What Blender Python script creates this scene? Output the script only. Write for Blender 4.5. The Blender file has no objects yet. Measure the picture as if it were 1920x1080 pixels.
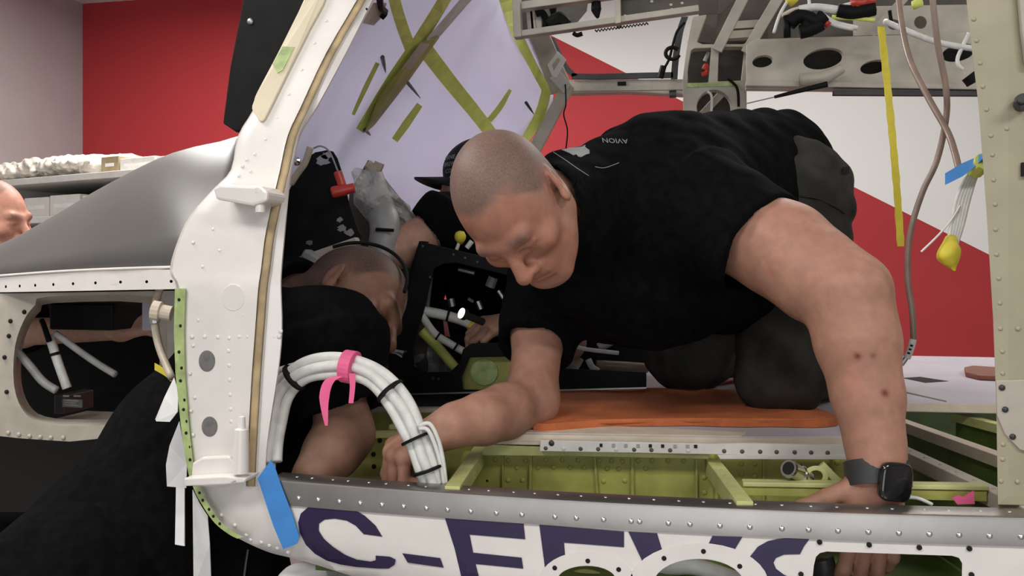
import bpy, math, random
import numpy as np
from mathutils import Vector, Matrix, noise as mnoise
from mathutils.geometry import delaunay_2d_cdt
random.seed(7); rng = np.random.default_rng(7)
S = bpy.context.scene
COL = S.collection
# ---------------------------------------------------------------- camera, world, lights, exposure
FPX, HZ, YAW, CZ = 1600.0, 500.0, math.radians(11.0), 1.45      # focal length (px of a 1920 frame), horizon row, yaw, eye height
FW = np.array([-math.sin(YAW), math.cos(YAW), 0.0]); RT = np.array([math.cos(YAW), math.sin(YAW), 0.0]); UPV = np.array([0, 0, 1.0])
EYE = np.array([0, 0, CZ])
cam = bpy.data.cameras.new('camera'); cam.sensor_width = 36.0; cam.lens = 36.0 * FPX / 1920.0; cam.shift_y = (HZ - 540.0) / 1920.0
cam.clip_start = 0.05
camo = bpy.data.objects.new('camera', cam); COL.objects.link(camo); camo.location = EYE
camo.rotation_euler = (math.pi / 2, 0, YAW); S.camera = camo
S.view_settings.view_transform = 'Standard'; S.view_settings.look = 'None'; S.view_settings.gamma = 1.0
S.view_settings.use_curve_mapping = False; S.view_settings.exposure = 0.0
W = bpy.data.worlds.new('daylight'); S.world = W; W.use_nodes = True
W.node_tree.nodes['Background'].inputs[0].default_value = (0.86, 0.92, 1.0, 1); W.node_tree.nodes['Background'].inputs[1].default_value = 0.22
def area(loc, target, sx, sy, power, color=(1, 0.97, 0.93)):
    l = bpy.data.lights.new('area_lamp', 'AREA'); l.shape = 'RECTANGLE'; l.size = sx; l.size_y = sy; l.energy = power; l.color = color
    o = bpy.data.objects.new('area_lamp', l); COL.objects.link(o); o.location = loc
    o.rotation_euler = (Vector(target) - Vector(loc)).to_track_quat('-Z', 'Y').to_euler(); return o
CEIL = CZ + 1.74
LAMPS = [(-1.1, -0.7, 48), (1.5, -0.7, 45), (-1.9, 3.4, 98), (0.6, 3.5, 30), (2.9, 1.8, 26), (-2.1, 1.2, 50)]  # last lamp is added to brighten the paper and the left wall
for lx, ly, lp in LAMPS:
    area((lx, ly, CEIL - 0.09), (lx, ly, 0), 1.2, 0.5, lp)
# fill light added behind the camera, set in an invented doorway
area((0.5, -4.15, 1.4), (0.5, 2.0, 1.4), 4.0, 2.7, 78, (0.93, 0.96, 1.0))

# ---------------------------------------------------------------- helpers
def U(px, py, y):                     # the point of depth plane y (aircraft axes) seen at a pixel
    u = (px - 960) / FPX; v = (HZ - py) / FPX
    d = FW + RT * u + UPV * v
    return EYE + d * (y / d[1])
def C(px, py, d):                     # the same, by distance along the viewing axis
    return EYE + d * (FW + RT * ((px - 960) / FPX) + UPV * ((HZ - py) / FPX))
def V(x, y, zb):                      # direction: right, up, towards the viewer
    v = x * RT + y * UPV - zb * FW
    return v / np.linalg.norm(v)
def PX(p):
    q = np.asarray(p) - EYE; d = q @ FW
    return 960 + FPX * (q @ RT) / d, HZ - FPX * q[2] / d, d
def nrm(v):
    v = np.asarray(v, float); return v / (np.linalg.norm(v) + 1e-12)

def mat(name, col, rough=0.6, metal=0.0, var=0.06, scale=30, bump=0.0, bscale=200, spec=0.5, coat=0.0, trans=0.0, emit=None, alpha=1.0, sss=0.0, col2=None, sheen=0.0):
    m = bpy.data.materials.new(name); m.use_nodes = True; nt = m.node_tree; N = nt.nodes; L = nt.links
    b = N['Principled BSDF']
    b.inputs['Roughness'].default_value = rough; b.inputs['Metallic'].default_value = metal
    b.inputs['Specular IOR Level'].default_value = spec; b.inputs['Coat Weight'].default_value = coat; b.inputs['Coat Roughness'].default_value = 0.12
    b.inputs['Transmission Weight'].default_value = trans; b.inputs['Alpha'].default_value = alpha
    if sheen: b.inputs['Sheen Weight'].default_value = sheen
    if sss:
        b.inputs['Subsurface Weight'].default_value = sss; b.inputs['Subsurface Radius'].default_value = (0.01, 0.004, 0.002); b.inputs['Subsurface Scale'].default_value = 0.5
    tc = N.new('ShaderNodeTexCoord')
    n = N.new('ShaderNodeTexNoise'); n.inputs['Scale'].default_value = scale; n.inputs['Detail'].default_value = 5
    L.new(tc.outputs['Object'], n.inputs['Vector'])
    r = N.new('ShaderNodeValToRGB'); c = np.array(col[:3]); c2 = np.array(col2) if col2 else c * (1 - 2.2 * var)
    r.color_ramp.elements[0].position = 0.3; r.color_ramp.elements[1].position = 0.7
    r.color_ramp.elements[0].color = (*np.clip(c2, 0, 1), 1); r.color_ramp.elements[1].color = (*np.clip(c * (1 + var), 0, 1), 1)
    L.new(n.outputs['Fac'], r.inputs['Fac']); L.new(r.outputs['Color'], b.inputs['Base Color'])
    if emit:
        b.inputs['Emission Color'].default_value = (*emit[0], 1); b.inputs['Emission Strength'].default_value = emit[1]
    if bump:
        n2 = N.new('ShaderNodeTexNoise'); n2.inputs['Scale'].default_value = bscale; n2.inputs['Detail'].default_value = 4
        L.new(tc.outputs['Object'], n2.inputs['Vector'])
        bp = N.new('ShaderNodeBump'); bp.inputs['Strength'].default_value = bump; bp.inputs['Distance'].default_value = 0.004
        L.new(n2.outputs['Fac'], bp.inputs['Height']); L.new(bp.outputs['Normal'], b.inputs['Normal'])
    return m
def srgb(r, g, b):
    f = lambda c: (c / 255 / 12.92) if c <= 10 else ((c / 255 + 0.055) / 1.055) ** 2.4
    return (f(r), f(g), f(b))
M = {}
M['white'] = mat('white_enamel', (0.76, 0.72, 0.68), 0.28, var=0.03, scale=14, bump=0.05, bscale=60, coat=0.3)
M['white_flat'] = mat('white_primer', (0.58, 0.56, 0.52), 0.6, var=0.05)
M['cream'] = mat('cream_paint', (0.37, 0.33, 0.225), 0.45, var=0.05, scale=18)
M['interior'] = mat('interior_paint', (0.46, 0.42, 0.35), 0.5, var=0.12, scale=12, bump=0.05)
M['interior_dark'] = mat('interior_paint_dark', (0.085, 0.073, 0.055), 0.55, var=0.15, scale=14)  # darker brown tone of the interior paint
M['bare'] = mat('bare_aluminium', (0.42, 0.42, 0.41), 0.42, 0.9, var=0.08, scale=9)
M['sill'] = mat('brushed_aluminium', (0.34, 0.32, 0.30), 0.36, 0.9, var=0.06, scale=12, bump=0.03, bscale=90)
M['rivet'] = mat('rivet_metal', (0.72, 0.71, 0.69), 0.3, 0.9, var=0.05)
M['nose'] = mat('nose_primer', (0.105, 0.10, 0.094), 0.46, 0.15, var=0.04, scale=6, bump=0.02)
M['green'] = mat('zinc_chromate', (0.37, 0.37, 0.09), 0.5, var=0.14, scale=16, bump=0.06, bscale=80)
M['green_light'] = mat('zinc_chromate_light', (0.52, 0.53, 0.22), 0.5, var=0.12, scale=16)
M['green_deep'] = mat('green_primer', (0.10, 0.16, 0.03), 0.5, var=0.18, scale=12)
M['green_edge'] = mat('green_edge', (0.40, 0.50, 0.20), 0.6, var=0.2, scale=40)
M['black'] = mat('black_paint', (0.008, 0.008, 0.008), 0.6, var=0.2, scale=20, spec=0.12)
M['blackm'] = mat('black_metal', (0.03, 0.03, 0.03), 0.4, var=0.15, scale=25)
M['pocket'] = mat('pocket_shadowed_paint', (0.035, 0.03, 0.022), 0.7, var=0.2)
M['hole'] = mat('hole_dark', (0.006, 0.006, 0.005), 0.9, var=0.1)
M['rubber'] = mat('dark_rubber', (0.045, 0.045, 0.05), 0.6, var=0.1)
M['seal'] = mat('tan_adhesive', (0.44, 0.33, 0.18), 0.7, var=0.22, scale=22, bump=0.15, bscale=120)
M['beige'] = mat('beige_filler', (0.66, 0.58, 0.42), 0.65, var=0.05, scale=14)
M['grey_patch'] = mat('grey_primer', (0.16, 0.155, 0.15), 0.75, var=0.15, scale=80)
M['cloth_black'] = mat('black_cotton', (0.0048, 0.0048, 0.0054), 0.95, var=0.2, scale=60, bump=0.25, bscale=900, spec=0.05)
M['pants'] = mat('charcoal_canvas', (0.042, 0.040, 0.035), 0.9, var=0.25, scale=14, bump=0.3, bscale=600, spec=0.15)
M['orange'] = mat('orange_fabric', (0.50, 0.135, 0.04), 0.85, var=0.1, scale=25, bump=0.25, bscale=300)
M['floor_panel'] = mat('floor_panel_white', (0.45, 0.42, 0.47), 0.55, var=0.06, scale=7)
M['panel_edge'] = mat('panel_edge_cream', (0.62, 0.53, 0.42), 0.6, var=0.06)
M['paper'] = mat('masking_paper', (0.74, 0.73, 0.84), 0.75, var=0.03, scale=6, bump=0.06, bscale=12)
M['tape_y'] = mat('yellow_masking_tape', (0.70, 0.76, 0.17), 0.65, var=0.08, scale=20)
M['tape_blue'] = mat('blue_tape', (0.05, 0.24, 0.62), 0.6, var=0.06)
M['tape_pink'] = mat('pink_tape', (0.85, 0.13, 0.30), 0.6, var=0.06)
M['tape_white'] = mat('white_tape', (0.70, 0.69, 0.68), 0.7, var=0.04)
M['strap_y'] = mat('yellow_strap', (0.72, 0.60, 0.05), 0.6, var=0.08)
M['wire_w'] = mat('white_cable', (0.70, 0.70, 0.66), 0.5, var=0.06, scale=60)
M['wire_g'] = mat('grey_cable', (0.30, 0.30, 0.29), 0.5, var=0.1)
M['hose'] = mat('brown_hose', (0.27, 0.19, 0.15), 0.35, var=0.1)
M['tan'] = mat('tan_tube', (0.42, 0.36, 0.27), 0.5, var=0.1)
M['purple'] = mat('purple_lettering', (0.020, 0.011, 0.055), 0.35, var=0.08, coat=0.1)
M['red'] = mat('red_plastic', (0.45, 0.035, 0.02), 0.35, var=0.06)
M['chrome'] = mat('chrome', (0.6, 0.6, 0.6), 0.18, 1.0, var=0.05)
M['plastic'] = mat('clear_film', (0.55, 0.55, 0.52), 0.25, var=0.1, alpha=0.45, bump=0.5, bscale=25)
M['bag'] = mat('plastic_bag', (0.56, 0.51, 0.45), 0.35, var=0.2, scale=14, bump=0.9, bscale=30)
M['carton'] = mat('white_carton', (0.62, 0.60, 0.56), 0.7, var=0.04)
M['card'] = mat('brown_cardboard', (0.30, 0.23, 0.13), 0.8, var=0.1)
M['lens'] = mat('lit_torch_lens', (1, 1, 1), 0.3, emit=((0.95, 0.97, 1.0), 6.0))
M['print'] = mat('white_print', (0.27, 0.28, 0.27), 0.8, var=0.1)
M['glass_black'] = mat('watch_glass', (0.008, 0.008, 0.009), 0.12, var=0.1, coat=0.5)
M['strap'] = mat('watch_strap', (0.035, 0.035, 0.037), 0.6, var=0.08)
M['lamp'] = mat('lamp_housing', (0.7, 0.7, 0.7), 0.5)
M['concrete'] = mat('concrete_floor', (0.26, 0.25, 0.24), 0.55, var=0.1, scale=3)
M['gwall'] = mat('grey_wall_paint', (0.36, 0.335, 0.335), 0.8, var=0.03, scale=3)
M['ceil'] = mat('ceiling_paint', (0.66, 0.64, 0.62), 0.8, var=0.03, scale=3)

# masking paper lets some daylight through
for k_, tc_ in (('paper', (.80, .79, .90, 1)),):
    nt = M[k_].node_tree; pb_ = nt.nodes['Principled BSDF']; tl = nt.nodes.new('ShaderNodeBsdfTranslucent'); tl.inputs[0].default_value = tc_; ms = nt.nodes.new('ShaderNodeMixShader'); ms.inputs[0].default_value = .42
    nt.links.new(pb_.outputs[0], ms.inputs[1]); nt.links.new(tl.outputs[0], ms.inputs[2]); nt.links.new(ms.outputs[0], nt.nodes['Material Output'].inputs[0])

WL = {}                                # world location of every object made here
def place(o, parent, wloc):
    WL[o.name] = np.array(wloc, float)
    if parent is not None:
        o.parent = parent; o.location = WL[o.name] - WL[parent.name]
    else: o.location = wloc
def tag(o, label=None, cat=None, group=None, kind=None):
    if label: o['label'] = label
    if cat: o['category'] = cat
    if group: o['group'] = group
    if kind: o['kind'] = kind
    return o
def empty(name, loc, label=None, cat=None, group=None, kind=None):
    o = bpy.data.objects.new(name, None); COL.objects.link(o); o.empty_display_size = 0.05
    place(o, None, loc); return tag(o, label, cat, group, kind)
def mk(name, verts, faces, material, parent=None, smooth=False, bevel=0.0, label=None, cat=None, group=None, kind=None, auto=None):
    v = np.asarray(verts, float)
    base = np.array([(v[:, 0].min() + v[:, 0].max()) / 2, (v[:, 1].min() + v[:, 1].max()) / 2, v[:, 2].min()])
    me = bpy.data.meshes.new(name); me.from_pydata((v - base).tolist(), [], [list(map(int, f)) for f in faces])
    me.materials.append(M[material] if isinstance(material, str) else material); me.validate()
    import bmesh
    bm = bmesh.new(); bm.from_mesh(me); bmesh.ops.recalc_face_normals(bm, faces=bm.faces)
    if auto:
        for e in bm.edges:
            if len(e.link_faces) == 2 and e.calc_face_angle(0) > auto: e.smooth = False
    bm.to_mesh(me); bm.free()
    if smooth or auto: me.polygons.foreach_set('use_smooth', [True] * len(me.polygons))
    o = bpy.data.objects.new(name, me); COL.objects.link(o); place(o, parent, base)
    if bevel:
        b = o.modifiers.new('bevel', 'BEVEL'); b.width = bevel; b.segments = 2; b.limit_method = 'ANGLE'; b.angle_limit = math.radians(40)
    return tag(o, label, cat, group, kind)
def spline(pts, n=8, closed=False):
    P = [np.asarray(p, float) for p in pts]; out = []
    m = len(P)
    for i in range(m if closed else m - 1):
        g = (lambda k: P[k % m]) if closed else (lambda k: P[max(0, min(m - 1, k))])
        p0, p1, p2, p3 = g(i - 1), g(i), g(i + 1), g(i + 2)
        for s in range(n):
            t = s / n
            out.append(0.5 * ((2 * p1) + (-p0 + p2) * t + (2 * p0 - 5 * p1 + 4 * p2 - p3) * t * t + (-p0 + 3 * p1 - 3 * p2 + p3) * t ** 3))
    if not closed: out.append(P[-1])
    return out
class MB:
    def __init__(s): s.v = []; s.f = []
    def add(s, v, f):
        b = len(s.v); s.v += [np.asarray(p, float) for p in v]; s.f += [[b + i for i in q] for q in f]; return s
    def obox(s, c, ax, ay, az):        # centre and three half-axis vectors
        c, ax, ay, az = (np.asarray(q, float) for q in (c, ax, ay, az))
        v = [c + i * ax + j * ay + k * az for i in (-1, 1) for j in (-1, 1) for k in (-1, 1)]
        return s.add(v, [(0, 1, 3, 2), (4, 6, 7, 5), (0, 4, 5, 1), (2, 3, 7, 6), (0, 2, 6, 4), (1, 5, 7, 3)])
    def box(s, a, b):
        a, b = np.asarray(a, float), np.asarray(b, float); h = (b - a) / 2
        return s.obox((a + b) / 2, (h[0], 0, 0), (0, h[1], 0), (0, 0, h[2]))
    def bar(s, p, q, w, h, up=(0, 0, 1)):
        p, q = np.asarray(p, float), np.asarray(q, float); d = nrm(q - p); r = nrm(np.cross(d, up)); u = np.cross(r, d)
        return s.obox((p + q) / 2, (q - p) / 2, r * w / 2, u * h / 2)
    def prism(s, poly, vec):           # a planar polygon given thickness
        n = len(poly); a = [np.asarray(p, float) for p in poly]; vec = np.asarray(vec, float)
        return s.add(a + [p + vec for p in a], [list(range(n))[::-1], list(range(n, 2 * n))] + [(i, (i + 1) % n, n + (i + 1) % n, n + i) for i in range(n)])
    def tube(s, pts, r, n=8, sm=6, flat=None):
        P = spline(pts, sm) if sm and len(pts) > 2 else [np.asarray(p, float) for p in pts]
        m = len(P); R = np.interp(np.linspace(0, 1, m), np.linspace(0, 1, len(r)), r) if isinstance(r, (list, tuple)) else [r] * m
        ref = np.array([0.13, 0.31, 0.94]); v = []
        prev = None
        for i in range(m):
            d = nrm(P[min(i + 1, m - 1)] - P[max(i - 1, 0)])
            a = ref - d * (ref @ d) if prev is None else prev - d * (prev @ d)
            a = nrm(a); prev = a; b = np.cross(d, a)
            v += [P[i] + R[i] * (math.cos(2 * math.pi * k / n) * a + math.sin(2 * math.pi * k / n) * b) for k in range(n)]
        f = [(i * n + k, i * n + (k + 1) % n, (i + 1) * n + (k + 1) % n, (i + 1) * n + k) for i in range(m - 1) for k in range(n)]
        return s.add(v, f + [list(range(n))[::-1], [(m - 1) * n + k for k in range(n)]])
    def ribbon(s, pts, wid, th=0.0008, nrmv=None, sm=5):   # a flat strip along pts; wid: width vectors (one or one per point)
        P = spline(pts, sm) if sm and len(pts) > 2 else [np.asarray(p, float) for p in pts]; m = len(P)
        wid = np.asarray(wid, float)
        Wd = [wid] * m if wid.ndim == 1 else [np.array([np.interp(i / (m - 1), np.linspace(0, 1, len(wid)), wid[:, k]) for k in range(3)]) for i in range(m)]
        v = []
        for i in range(m):
            d = nrm(P[min(i + 1, m - 1)] - P[max(i - 1, 0)]); nn = nrm(np.cross(d, Wd[i])) * th / 2; h = Wd[i] / 2
            v += [P[i] - h - nn, P[i] + h - nn, P[i] + h + nn, P[i] - h + nn]
        f = [(i * 4 + k, i * 4 + (k + 1) % 4, i * 4 + 4 + (k + 1) % 4, i * 4 + 4 + k) for i in range(m - 1) for k in range(4)]
        return s.add(v, f + [(3, 2, 1, 0), tuple(4 * m - 4 + k for k in range(4))])
    def lathe(s, c, axis, prof, n=20):  # prof: (distance along axis, radius)
        c = np.asarray(c, float); axis = nrm(axis); a = nrm(np.cross(axis, (0.2, 0.9, 0.38))); b = np.cross(axis, a); v = []
        for h, r in prof: v += [c + axis * h + r * (math.cos(2 * math.pi * k / n) * a + math.sin(2 * math.pi * k / n) * b) for k in range(n)]
        m = len(prof)
        f = [(i * n + k, i * n + (k + 1) % n, (i + 1) * n + (k + 1) % n, (i + 1) * n + k) for i in range(m - 1) for k in range(n)]
        return s.add(v, f + [list(range(n))[::-1], [(m - 1) * n + k for k in range(n)]])
    def loft(s, rows, cap=True, close=False):   # rows of equal length joined in order
        n = len(rows[0]); v = [p for r in rows for p in r]; kk = n if close else n - 1
        f = [(i * n + k, i * n + (k + 1) % n, (i + 1) * n + (k + 1) % n, (i + 1) * n + k) for i in range(len(rows) - 1) for k in range(kk)]
        if cap and close: f += [list(range(n))[::-1], [(len(rows) - 1) * n + k for k in range(n)]]
        return s.add(v, f)
    def build(s, name, material, parent=None, **kw): return mk(name, s.v, s.f, material, parent, **kw)
def inpoly(p, poly):
    x, y = p; c = False; n = len(poly); j = n - 1
    for i in range(n):
        xi, yi = poly[i][0], poly[i][1]; xj, yj = poly[j][0], poly[j][1]
        if (yi > y) != (yj > y) and x < (xj - xi) * (y - yi) / (yj - yi + 1e-12) + xi: c = not c
        j = i
    return c
def ell2(cx, cy, rx, ry, n=28, rot=0):
    return [(cx + rx * math.cos(2 * math.pi * k / n) * math.cos(rot) - ry * math.sin(2 * math.pi * k / n) * math.sin(rot),
             cy + rx * math.cos(2 * math.pi * k / n) * math.sin(rot) + ry * math.sin(2 * math.pi * k / n) * math.cos(rot)) for k in range(n)]
def sheet(outline, holes, fn, th, step=None):   # 2-D outline with holes -> MB of a plate; fn(x, y, depth 0..1) -> point
    pts = []; edges = []
    for lp in [outline] + list(holes):
        b = len(pts); pts += [Vector((float(p[0]), float(p[1]))) for p in lp]; n = len(lp); edges += [(b + i, b + (i + 1) % n) for i in range(n)]
    if step:
        xs = [p[0] for p in outline]; ys = [p[1] for p in outline]
        for gx in np.arange(min(xs) + step * 0.5, max(xs), step):
            for gy in np.arange(min(ys) + step * 0.5, max(ys), step):
                q = (gx, gy)
                if inpoly(q, outline) and not any(inpoly(q, h) for h in holes): pts.append(Vector(q))
    vs, es, fs, *_ = delaunay_2d_cdt(pts, edges, [], 0, 1e-6)
    keep = []
    for f in fs:
        c = sum((vs[i] for i in f), Vector((0, 0))) / len(f)
        if inpoly(c, outline) and not any(inpoly(c, h) for h in holes): keep.append(list(f))
    m = MB(); n = len(vs)
    cnt = {}
    for f in keep:
        for i in range(len(f)):
            a, b = f[i], f[(i + 1) % len(f)]; cnt.setdefault((min(a, b), max(a, b)), []).append((a, b))
    F = keep + [[i + n for i in f[::-1]] for f in keep] + [[b, a, a + n, b + n] for l in cnt.values() if len(l) == 1 for a, b in l]
    return m.add([fn(v[0], v[1], 0) for v in vs] + [fn(v[0], v[1], 1) for v in vs], F)
def plate(name, outline, y, th, material, parent=None, holes=(), **kw):   # flat plate facing the cabin door side, outline by pixel at depth y
    def fn(a, b, d):
        p = U(a, b, y); return p + np.array([0, th * d, 0])
    return sheet(outline, holes, fn, th).build(name, material, parent, **kw)
_riv = {}
def rivet(p, n, r, parent, material='rivet', name='rivet', flat=0.5):
    key = (material, name, flat)
    if key not in _riv:
        m = MB(); k = 8
        m.lathe((0, 0, 0), (0, 0, 1), [(-0.3, 1.0), (0.15 * flat, 1.0), (0.75 * flat, 0.72), (flat, 0.25)], k)
        me = bpy.data.meshes.new(name); me.from_pydata([tuple(q) for q in m.v], [], m.f); me.materials.append(M[material])
        me.polygons.foreach_set('use_smooth', [True] * len(me.polygons)); _riv[key] = me
    o = bpy.data.objects.new(name, _riv[key]); COL.objects.link(o); o.scale = (r, r, r)
    o.rotation_euler = Vector(tuple(n)).to_track_quat('Z', 'Y').to_euler(); place(o, parent, p); return o

# ---------------------------------------------------------------- the workshop room
WB = 5.0
cx0 = U(155, 8, WB)[0]; XR, YF = 5.0, -4.2
wm = bpy.data.materials.new('red_white_wall_paint'); wm.use_nodes = True
nt = wm.node_tree; N = nt.nodes; L = nt.links; b = N['Principled BSDF']; b.inputs['Roughness'].default_value = 0.75
pa, pb = U(1040, 70, WB), U(1860, 480, WB); slope = (pb[2] - pa[2]) / (pb[0] - pa[0])
geo = N.new('ShaderNodeNewGeometry'); sx = N.new('ShaderNodeSeparateXYZ'); L.new(geo.outputs['Position'], sx.inputs[0])
mm = N.new('ShaderNodeMath'); mm.operation = 'MULTIPLY_ADD'; L.new(sx.outputs['X'], mm.inputs[0]); mm.inputs[1].default_value = slope; mm.inputs[2].default_value = pa[2] - slope * pa[0]
gt = N.new('ShaderNodeMath'); gt.operation = 'GREATER_THAN'; L.new(sx.outputs['Z'], gt.inputs[0]); L.new(mm.outputs[0], gt.inputs[1])
mx = N.new('ShaderNodeMix'); mx.data_type = 'RGBA'; L.new(gt.outputs[0], mx.inputs[0])
nz = N.new('ShaderNodeTexNoise'); nz.inputs['Scale'].default_value = 2.0; L.new(geo.outputs['Position'], nz.inputs['Vector'])
rr = N.new('ShaderNodeValToRGB'); rr.color_ramp.elements[0].color = (0.36, 0.022, 0.028, 1); rr.color_ramp.elements[1].color = (0.41, 0.028, 0.033, 1)
L.new(nz.outputs['Fac'], rr.inputs[0]); L.new(rr.outputs[0], mx.inputs[6]); mx.inputs[7].default_value = (0.74, 0.73, 0.71, 1); L.new(mx.outputs[2], b.inputs['Base Color'])
def struct(name, a, b, material):
    return MB().box(a, b).build(name, material, kind='structure')
struct('floor', (cx0, YF, -0.1), (XR, WB, 0), 'concrete')
struct('wall_back', (cx0 - 0.1, WB, 0), (XR, WB + 0.1, CEIL), wm)
struct('wall_left', (cx0 - 0.1, YF, 0), (cx0, WB, CEIL), 'gwall')
struct('wall_right', (XR, YF, 0), (XR + 0.1, WB + 0.1, CEIL), 'gwall')
struct('wall_front_left', (cx0 - 0.1, YF - 0.1, 0), (-1.5, YF, CEIL), 'gwall'); struct('wall_front_right', (2.5, YF - 0.1, 0), (XR + 0.1, YF, CEIL), 'gwall'); struct('wall_front_lintel', (-1.5, YF - 0.1, 2.8), (2.5, YF, CEIL), 'gwall')  # unseen front wall; its door opening is invented for the fill light
struct('ceiling', (cx0 - 0.1, YF, CEIL), (XR + 0.1, WB + 0.1, CEIL + 0.1), 'ceil')
for i, (lx, ly, lp) in enumerate(LAMPS):
    t = empty('ceiling_light', (lx, ly, CEIL - 0.08), ['ceiling light panel on the nose side over the doorway', 'ceiling light panel on the tail side over the doorway', 'ceiling light panel by the red wall near the shelf',
        'ceiling light panel by the red and white wall', 'ceiling light panel over the tail side of the cabin', 'added light panel over the nose, brightening the paper'][i], 'light', 'ceiling lights')
    MB().box((lx - 0.65, ly - 0.3, CEIL - 0.08), (lx + 0.65, ly + 0.3, CEIL)).build('housing', 'lamp', t, bevel=0.01)
# ---------------------------------------------------------------- the helicopter airframe
def G(px, py, z):                     # the point of the level plane z (below the eye) seen at a pixel
    d = -z * FPX / (py - HZ); return C(px, py, d)
AIR = empty('helicopter_airframe', (0.2, 1.9, 0.0), 'stripped white helicopter fuselage with riveted door sill and open floor', 'helicopter')
YS = 1.15
bl = [U(522, 899, YS), U(1206, 944, YS), U(1912, 969, YS)]
zc = np.polyfit([p[0] for p in bl], [p[2] for p in bl], 2)
zs = lambda x: float(np.polyval(zc, x))
xL, xR = U(506, 890, YS)[0], U(2060, 960, YS)[0]
prof = [(0, -.0365), (0, -.005), (.0012, -.0018), (.005, 0), (.040, 0), (.040, -.0025), (.0065, -.003), (.0030, -.0365)]
rows = [[np.array([x, YS + a, zs(x) + c]) for a, c in prof] for x in np.linspace(xL, xR, 30)]
sill = MB().loft(rows, close=True).build('door_sill', 'sill', AIR, auto=0.6)
xat = lambda px, y=YS: U(px, 950, y)[0]
for cx in [160, 258, 364, 468, 577, 685, 799, 905, 1021, 1149, 1277, 1442, 1549, 1685, 1823]:
    x = xat(500 + cx / 2.667); rivet((x, YS, zs(x) - .0245), (0, -1, 0.1), .0038, sill, flat=0.7)
for cx in [-2, 142, 250, 400, 549, 710, 843, 990, 1142, 1295, 1447, 1596, 1748, 1905, 2050]:
    x = xat(1200 + cx / 2.667); rivet((x, YS, zs(x) - .0245), (0, -1, 0.1), .0038, sill, flat=0.7)
for cx in [150, 225, 330, 405, 510, 595, 708, 795, 915, 1012, 1110, 1235, 1340, 1457, 1573, 1695, 1813]:
    x = xat(500 + cx / 2.667, YS + .02); rivet((x, YS + .021, zs(x)), (0, 0, 1), .0026, sill)
for cx in [70, 195, 318, 450, 577, 710, 855, 985, 1138, 1262, 1425, 1545, 1705, 1850]:
    x = xat(1200 + cx / 2.667, YS + .02); rivet((x, YS + .021, zs(x)), (0, 0, 1), .0026, sill)
# --- side skin below the sill
sk_out = spline([(358, 902), (372, 935), (398, 972), (430, 1000), (500, 1034), (570, 1052), (700, 1092), (860, 1130), (1000, 1160)], 4) + [(1300, 1170), (2060, 1185), (2060, 990), (1900, 985), (1200, 962), (700, 928), (505, 900)]
edge = [(358, 902), (398, 972), (430, 1000), (500, 1034), (570, 1052), (700, 1092), (860, 1130), (1000, 1160)]
def edged(a, b):
    best = 1e9
    for i in range(len(edge) - 1):
        p, q = np.array(edge[i], float), np.array(edge[i + 1], float); t = np.clip(((np.array([a, b]) - p) @ (q - p)) / ((q - p) @ (q - p)), 0, 1)
        best = min(best, np.linalg.norm(p + t * (q - p) - (a, b)))
    return best
def skin_y(a, b):
    e = max(0.0, 1 - edged(a, b) / 60.0); return YS + .0035 + .022 * e * e
skin_holes = [ell2(1100, 1088, 55, 27), ell2(1310, 1098, 86, 50), [(1526, 1060), (1530, 1044), (1537, 1037), (1550, 1034), (1785, 1042), (1798, 1046), (1804, 1056), (1803, 1120), (1520, 1120)]]
skin = sheet(sk_out, skin_holes, lambda a, b, d: U(a, b, skin_y(a, b) + .002 * d), 0.002, 26).build('side_skin', 'white', AIR, auto=0.7)
def decal(name, poly, off=.0012, material='purple', parent=skin, step=16):
    return sheet(poly, [], lambda a, b, d: U(a, b, skin_y(a, b) - off * (1 - d) + .0004 * d), 0, step).build(name, material, parent)
c5 = lambda l: [(500 + x / 2.667, 860 + y / 2.667) for x, y in l]
c6 = lambda l: [(1200 + x / 2.667, 860 + y / 2.667) for x, y in l]
decal('letter_c', c5([(578, 390), (545, 335), (490, 285), (420, 245), (340, 225), (270, 225), (210, 240), (170, 275), (157, 320), (165, 370), (195, 430), (240, 475), (300, 510), (370, 530), (450, 542), (560, 550), (610, 550), (640, 530), (645, 505), (615, 490),
    (545, 485), (545, 508), (520, 515), (450, 505), (390, 480), (330, 440), (285, 400), (260, 360), (262, 325), (290, 305), (340, 300), (400, 310), (445, 335), (485, 378)]))
decal('hyphen', c5([(678, 473), (868, 497), (885, 545), (705, 520)]))
decal('letter_f', c5([(890, 293), (1285, 325), (1293, 403), (1015, 380), (1033, 470), (1275, 495), (1283, 550), (1045, 527), (1060, 587), (1080, 680), (1000, 680), (972, 587), (940, 450)]))
decal('letter_f', c5([(1363, 330), (1787, 365), (1787, 443), (1487, 420), (1493, 495), (1440, 515), (1392, 550)]))
decal('letter_v', [(1178, 997), (1232, 1000), (1243, 1036), (1226, 1044), (1207, 1058)])
decal('letter_v', c6([(362, 387), (512, 392), (460, 478), (400, 455), (337, 440)]))
decal('letter_s', c6([(850, 398), (820, 440), (800, 478), (720, 480), (680, 497), (668, 520), (680, 550), (720, 580), (790, 610), (770, 640), (600, 640), (560, 600), (545, 560), (537, 525), (550, 490), (590, 440), (640, 412), (690, 402), (760, 395)]))
def ring(name, outer, inner, off, parent=skin, material='white', y=YS + .0035):
    return sheet(outer, [inner], lambda a, b, d: U(a, b, y - off * (1 - d) + .0005 * d), 0).build(name, material, parent, bevel=.0004)
ring('doubler_ring', ell2(1100, 1088, 88, 54, 32), ell2(1100, 1088, 55, 27, 32), .0018)
ring('doubler_ring', ell2(1310, 1098, 132, 80, 36), ell2(1310, 1098, 86, 50, 36), .0018)
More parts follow.
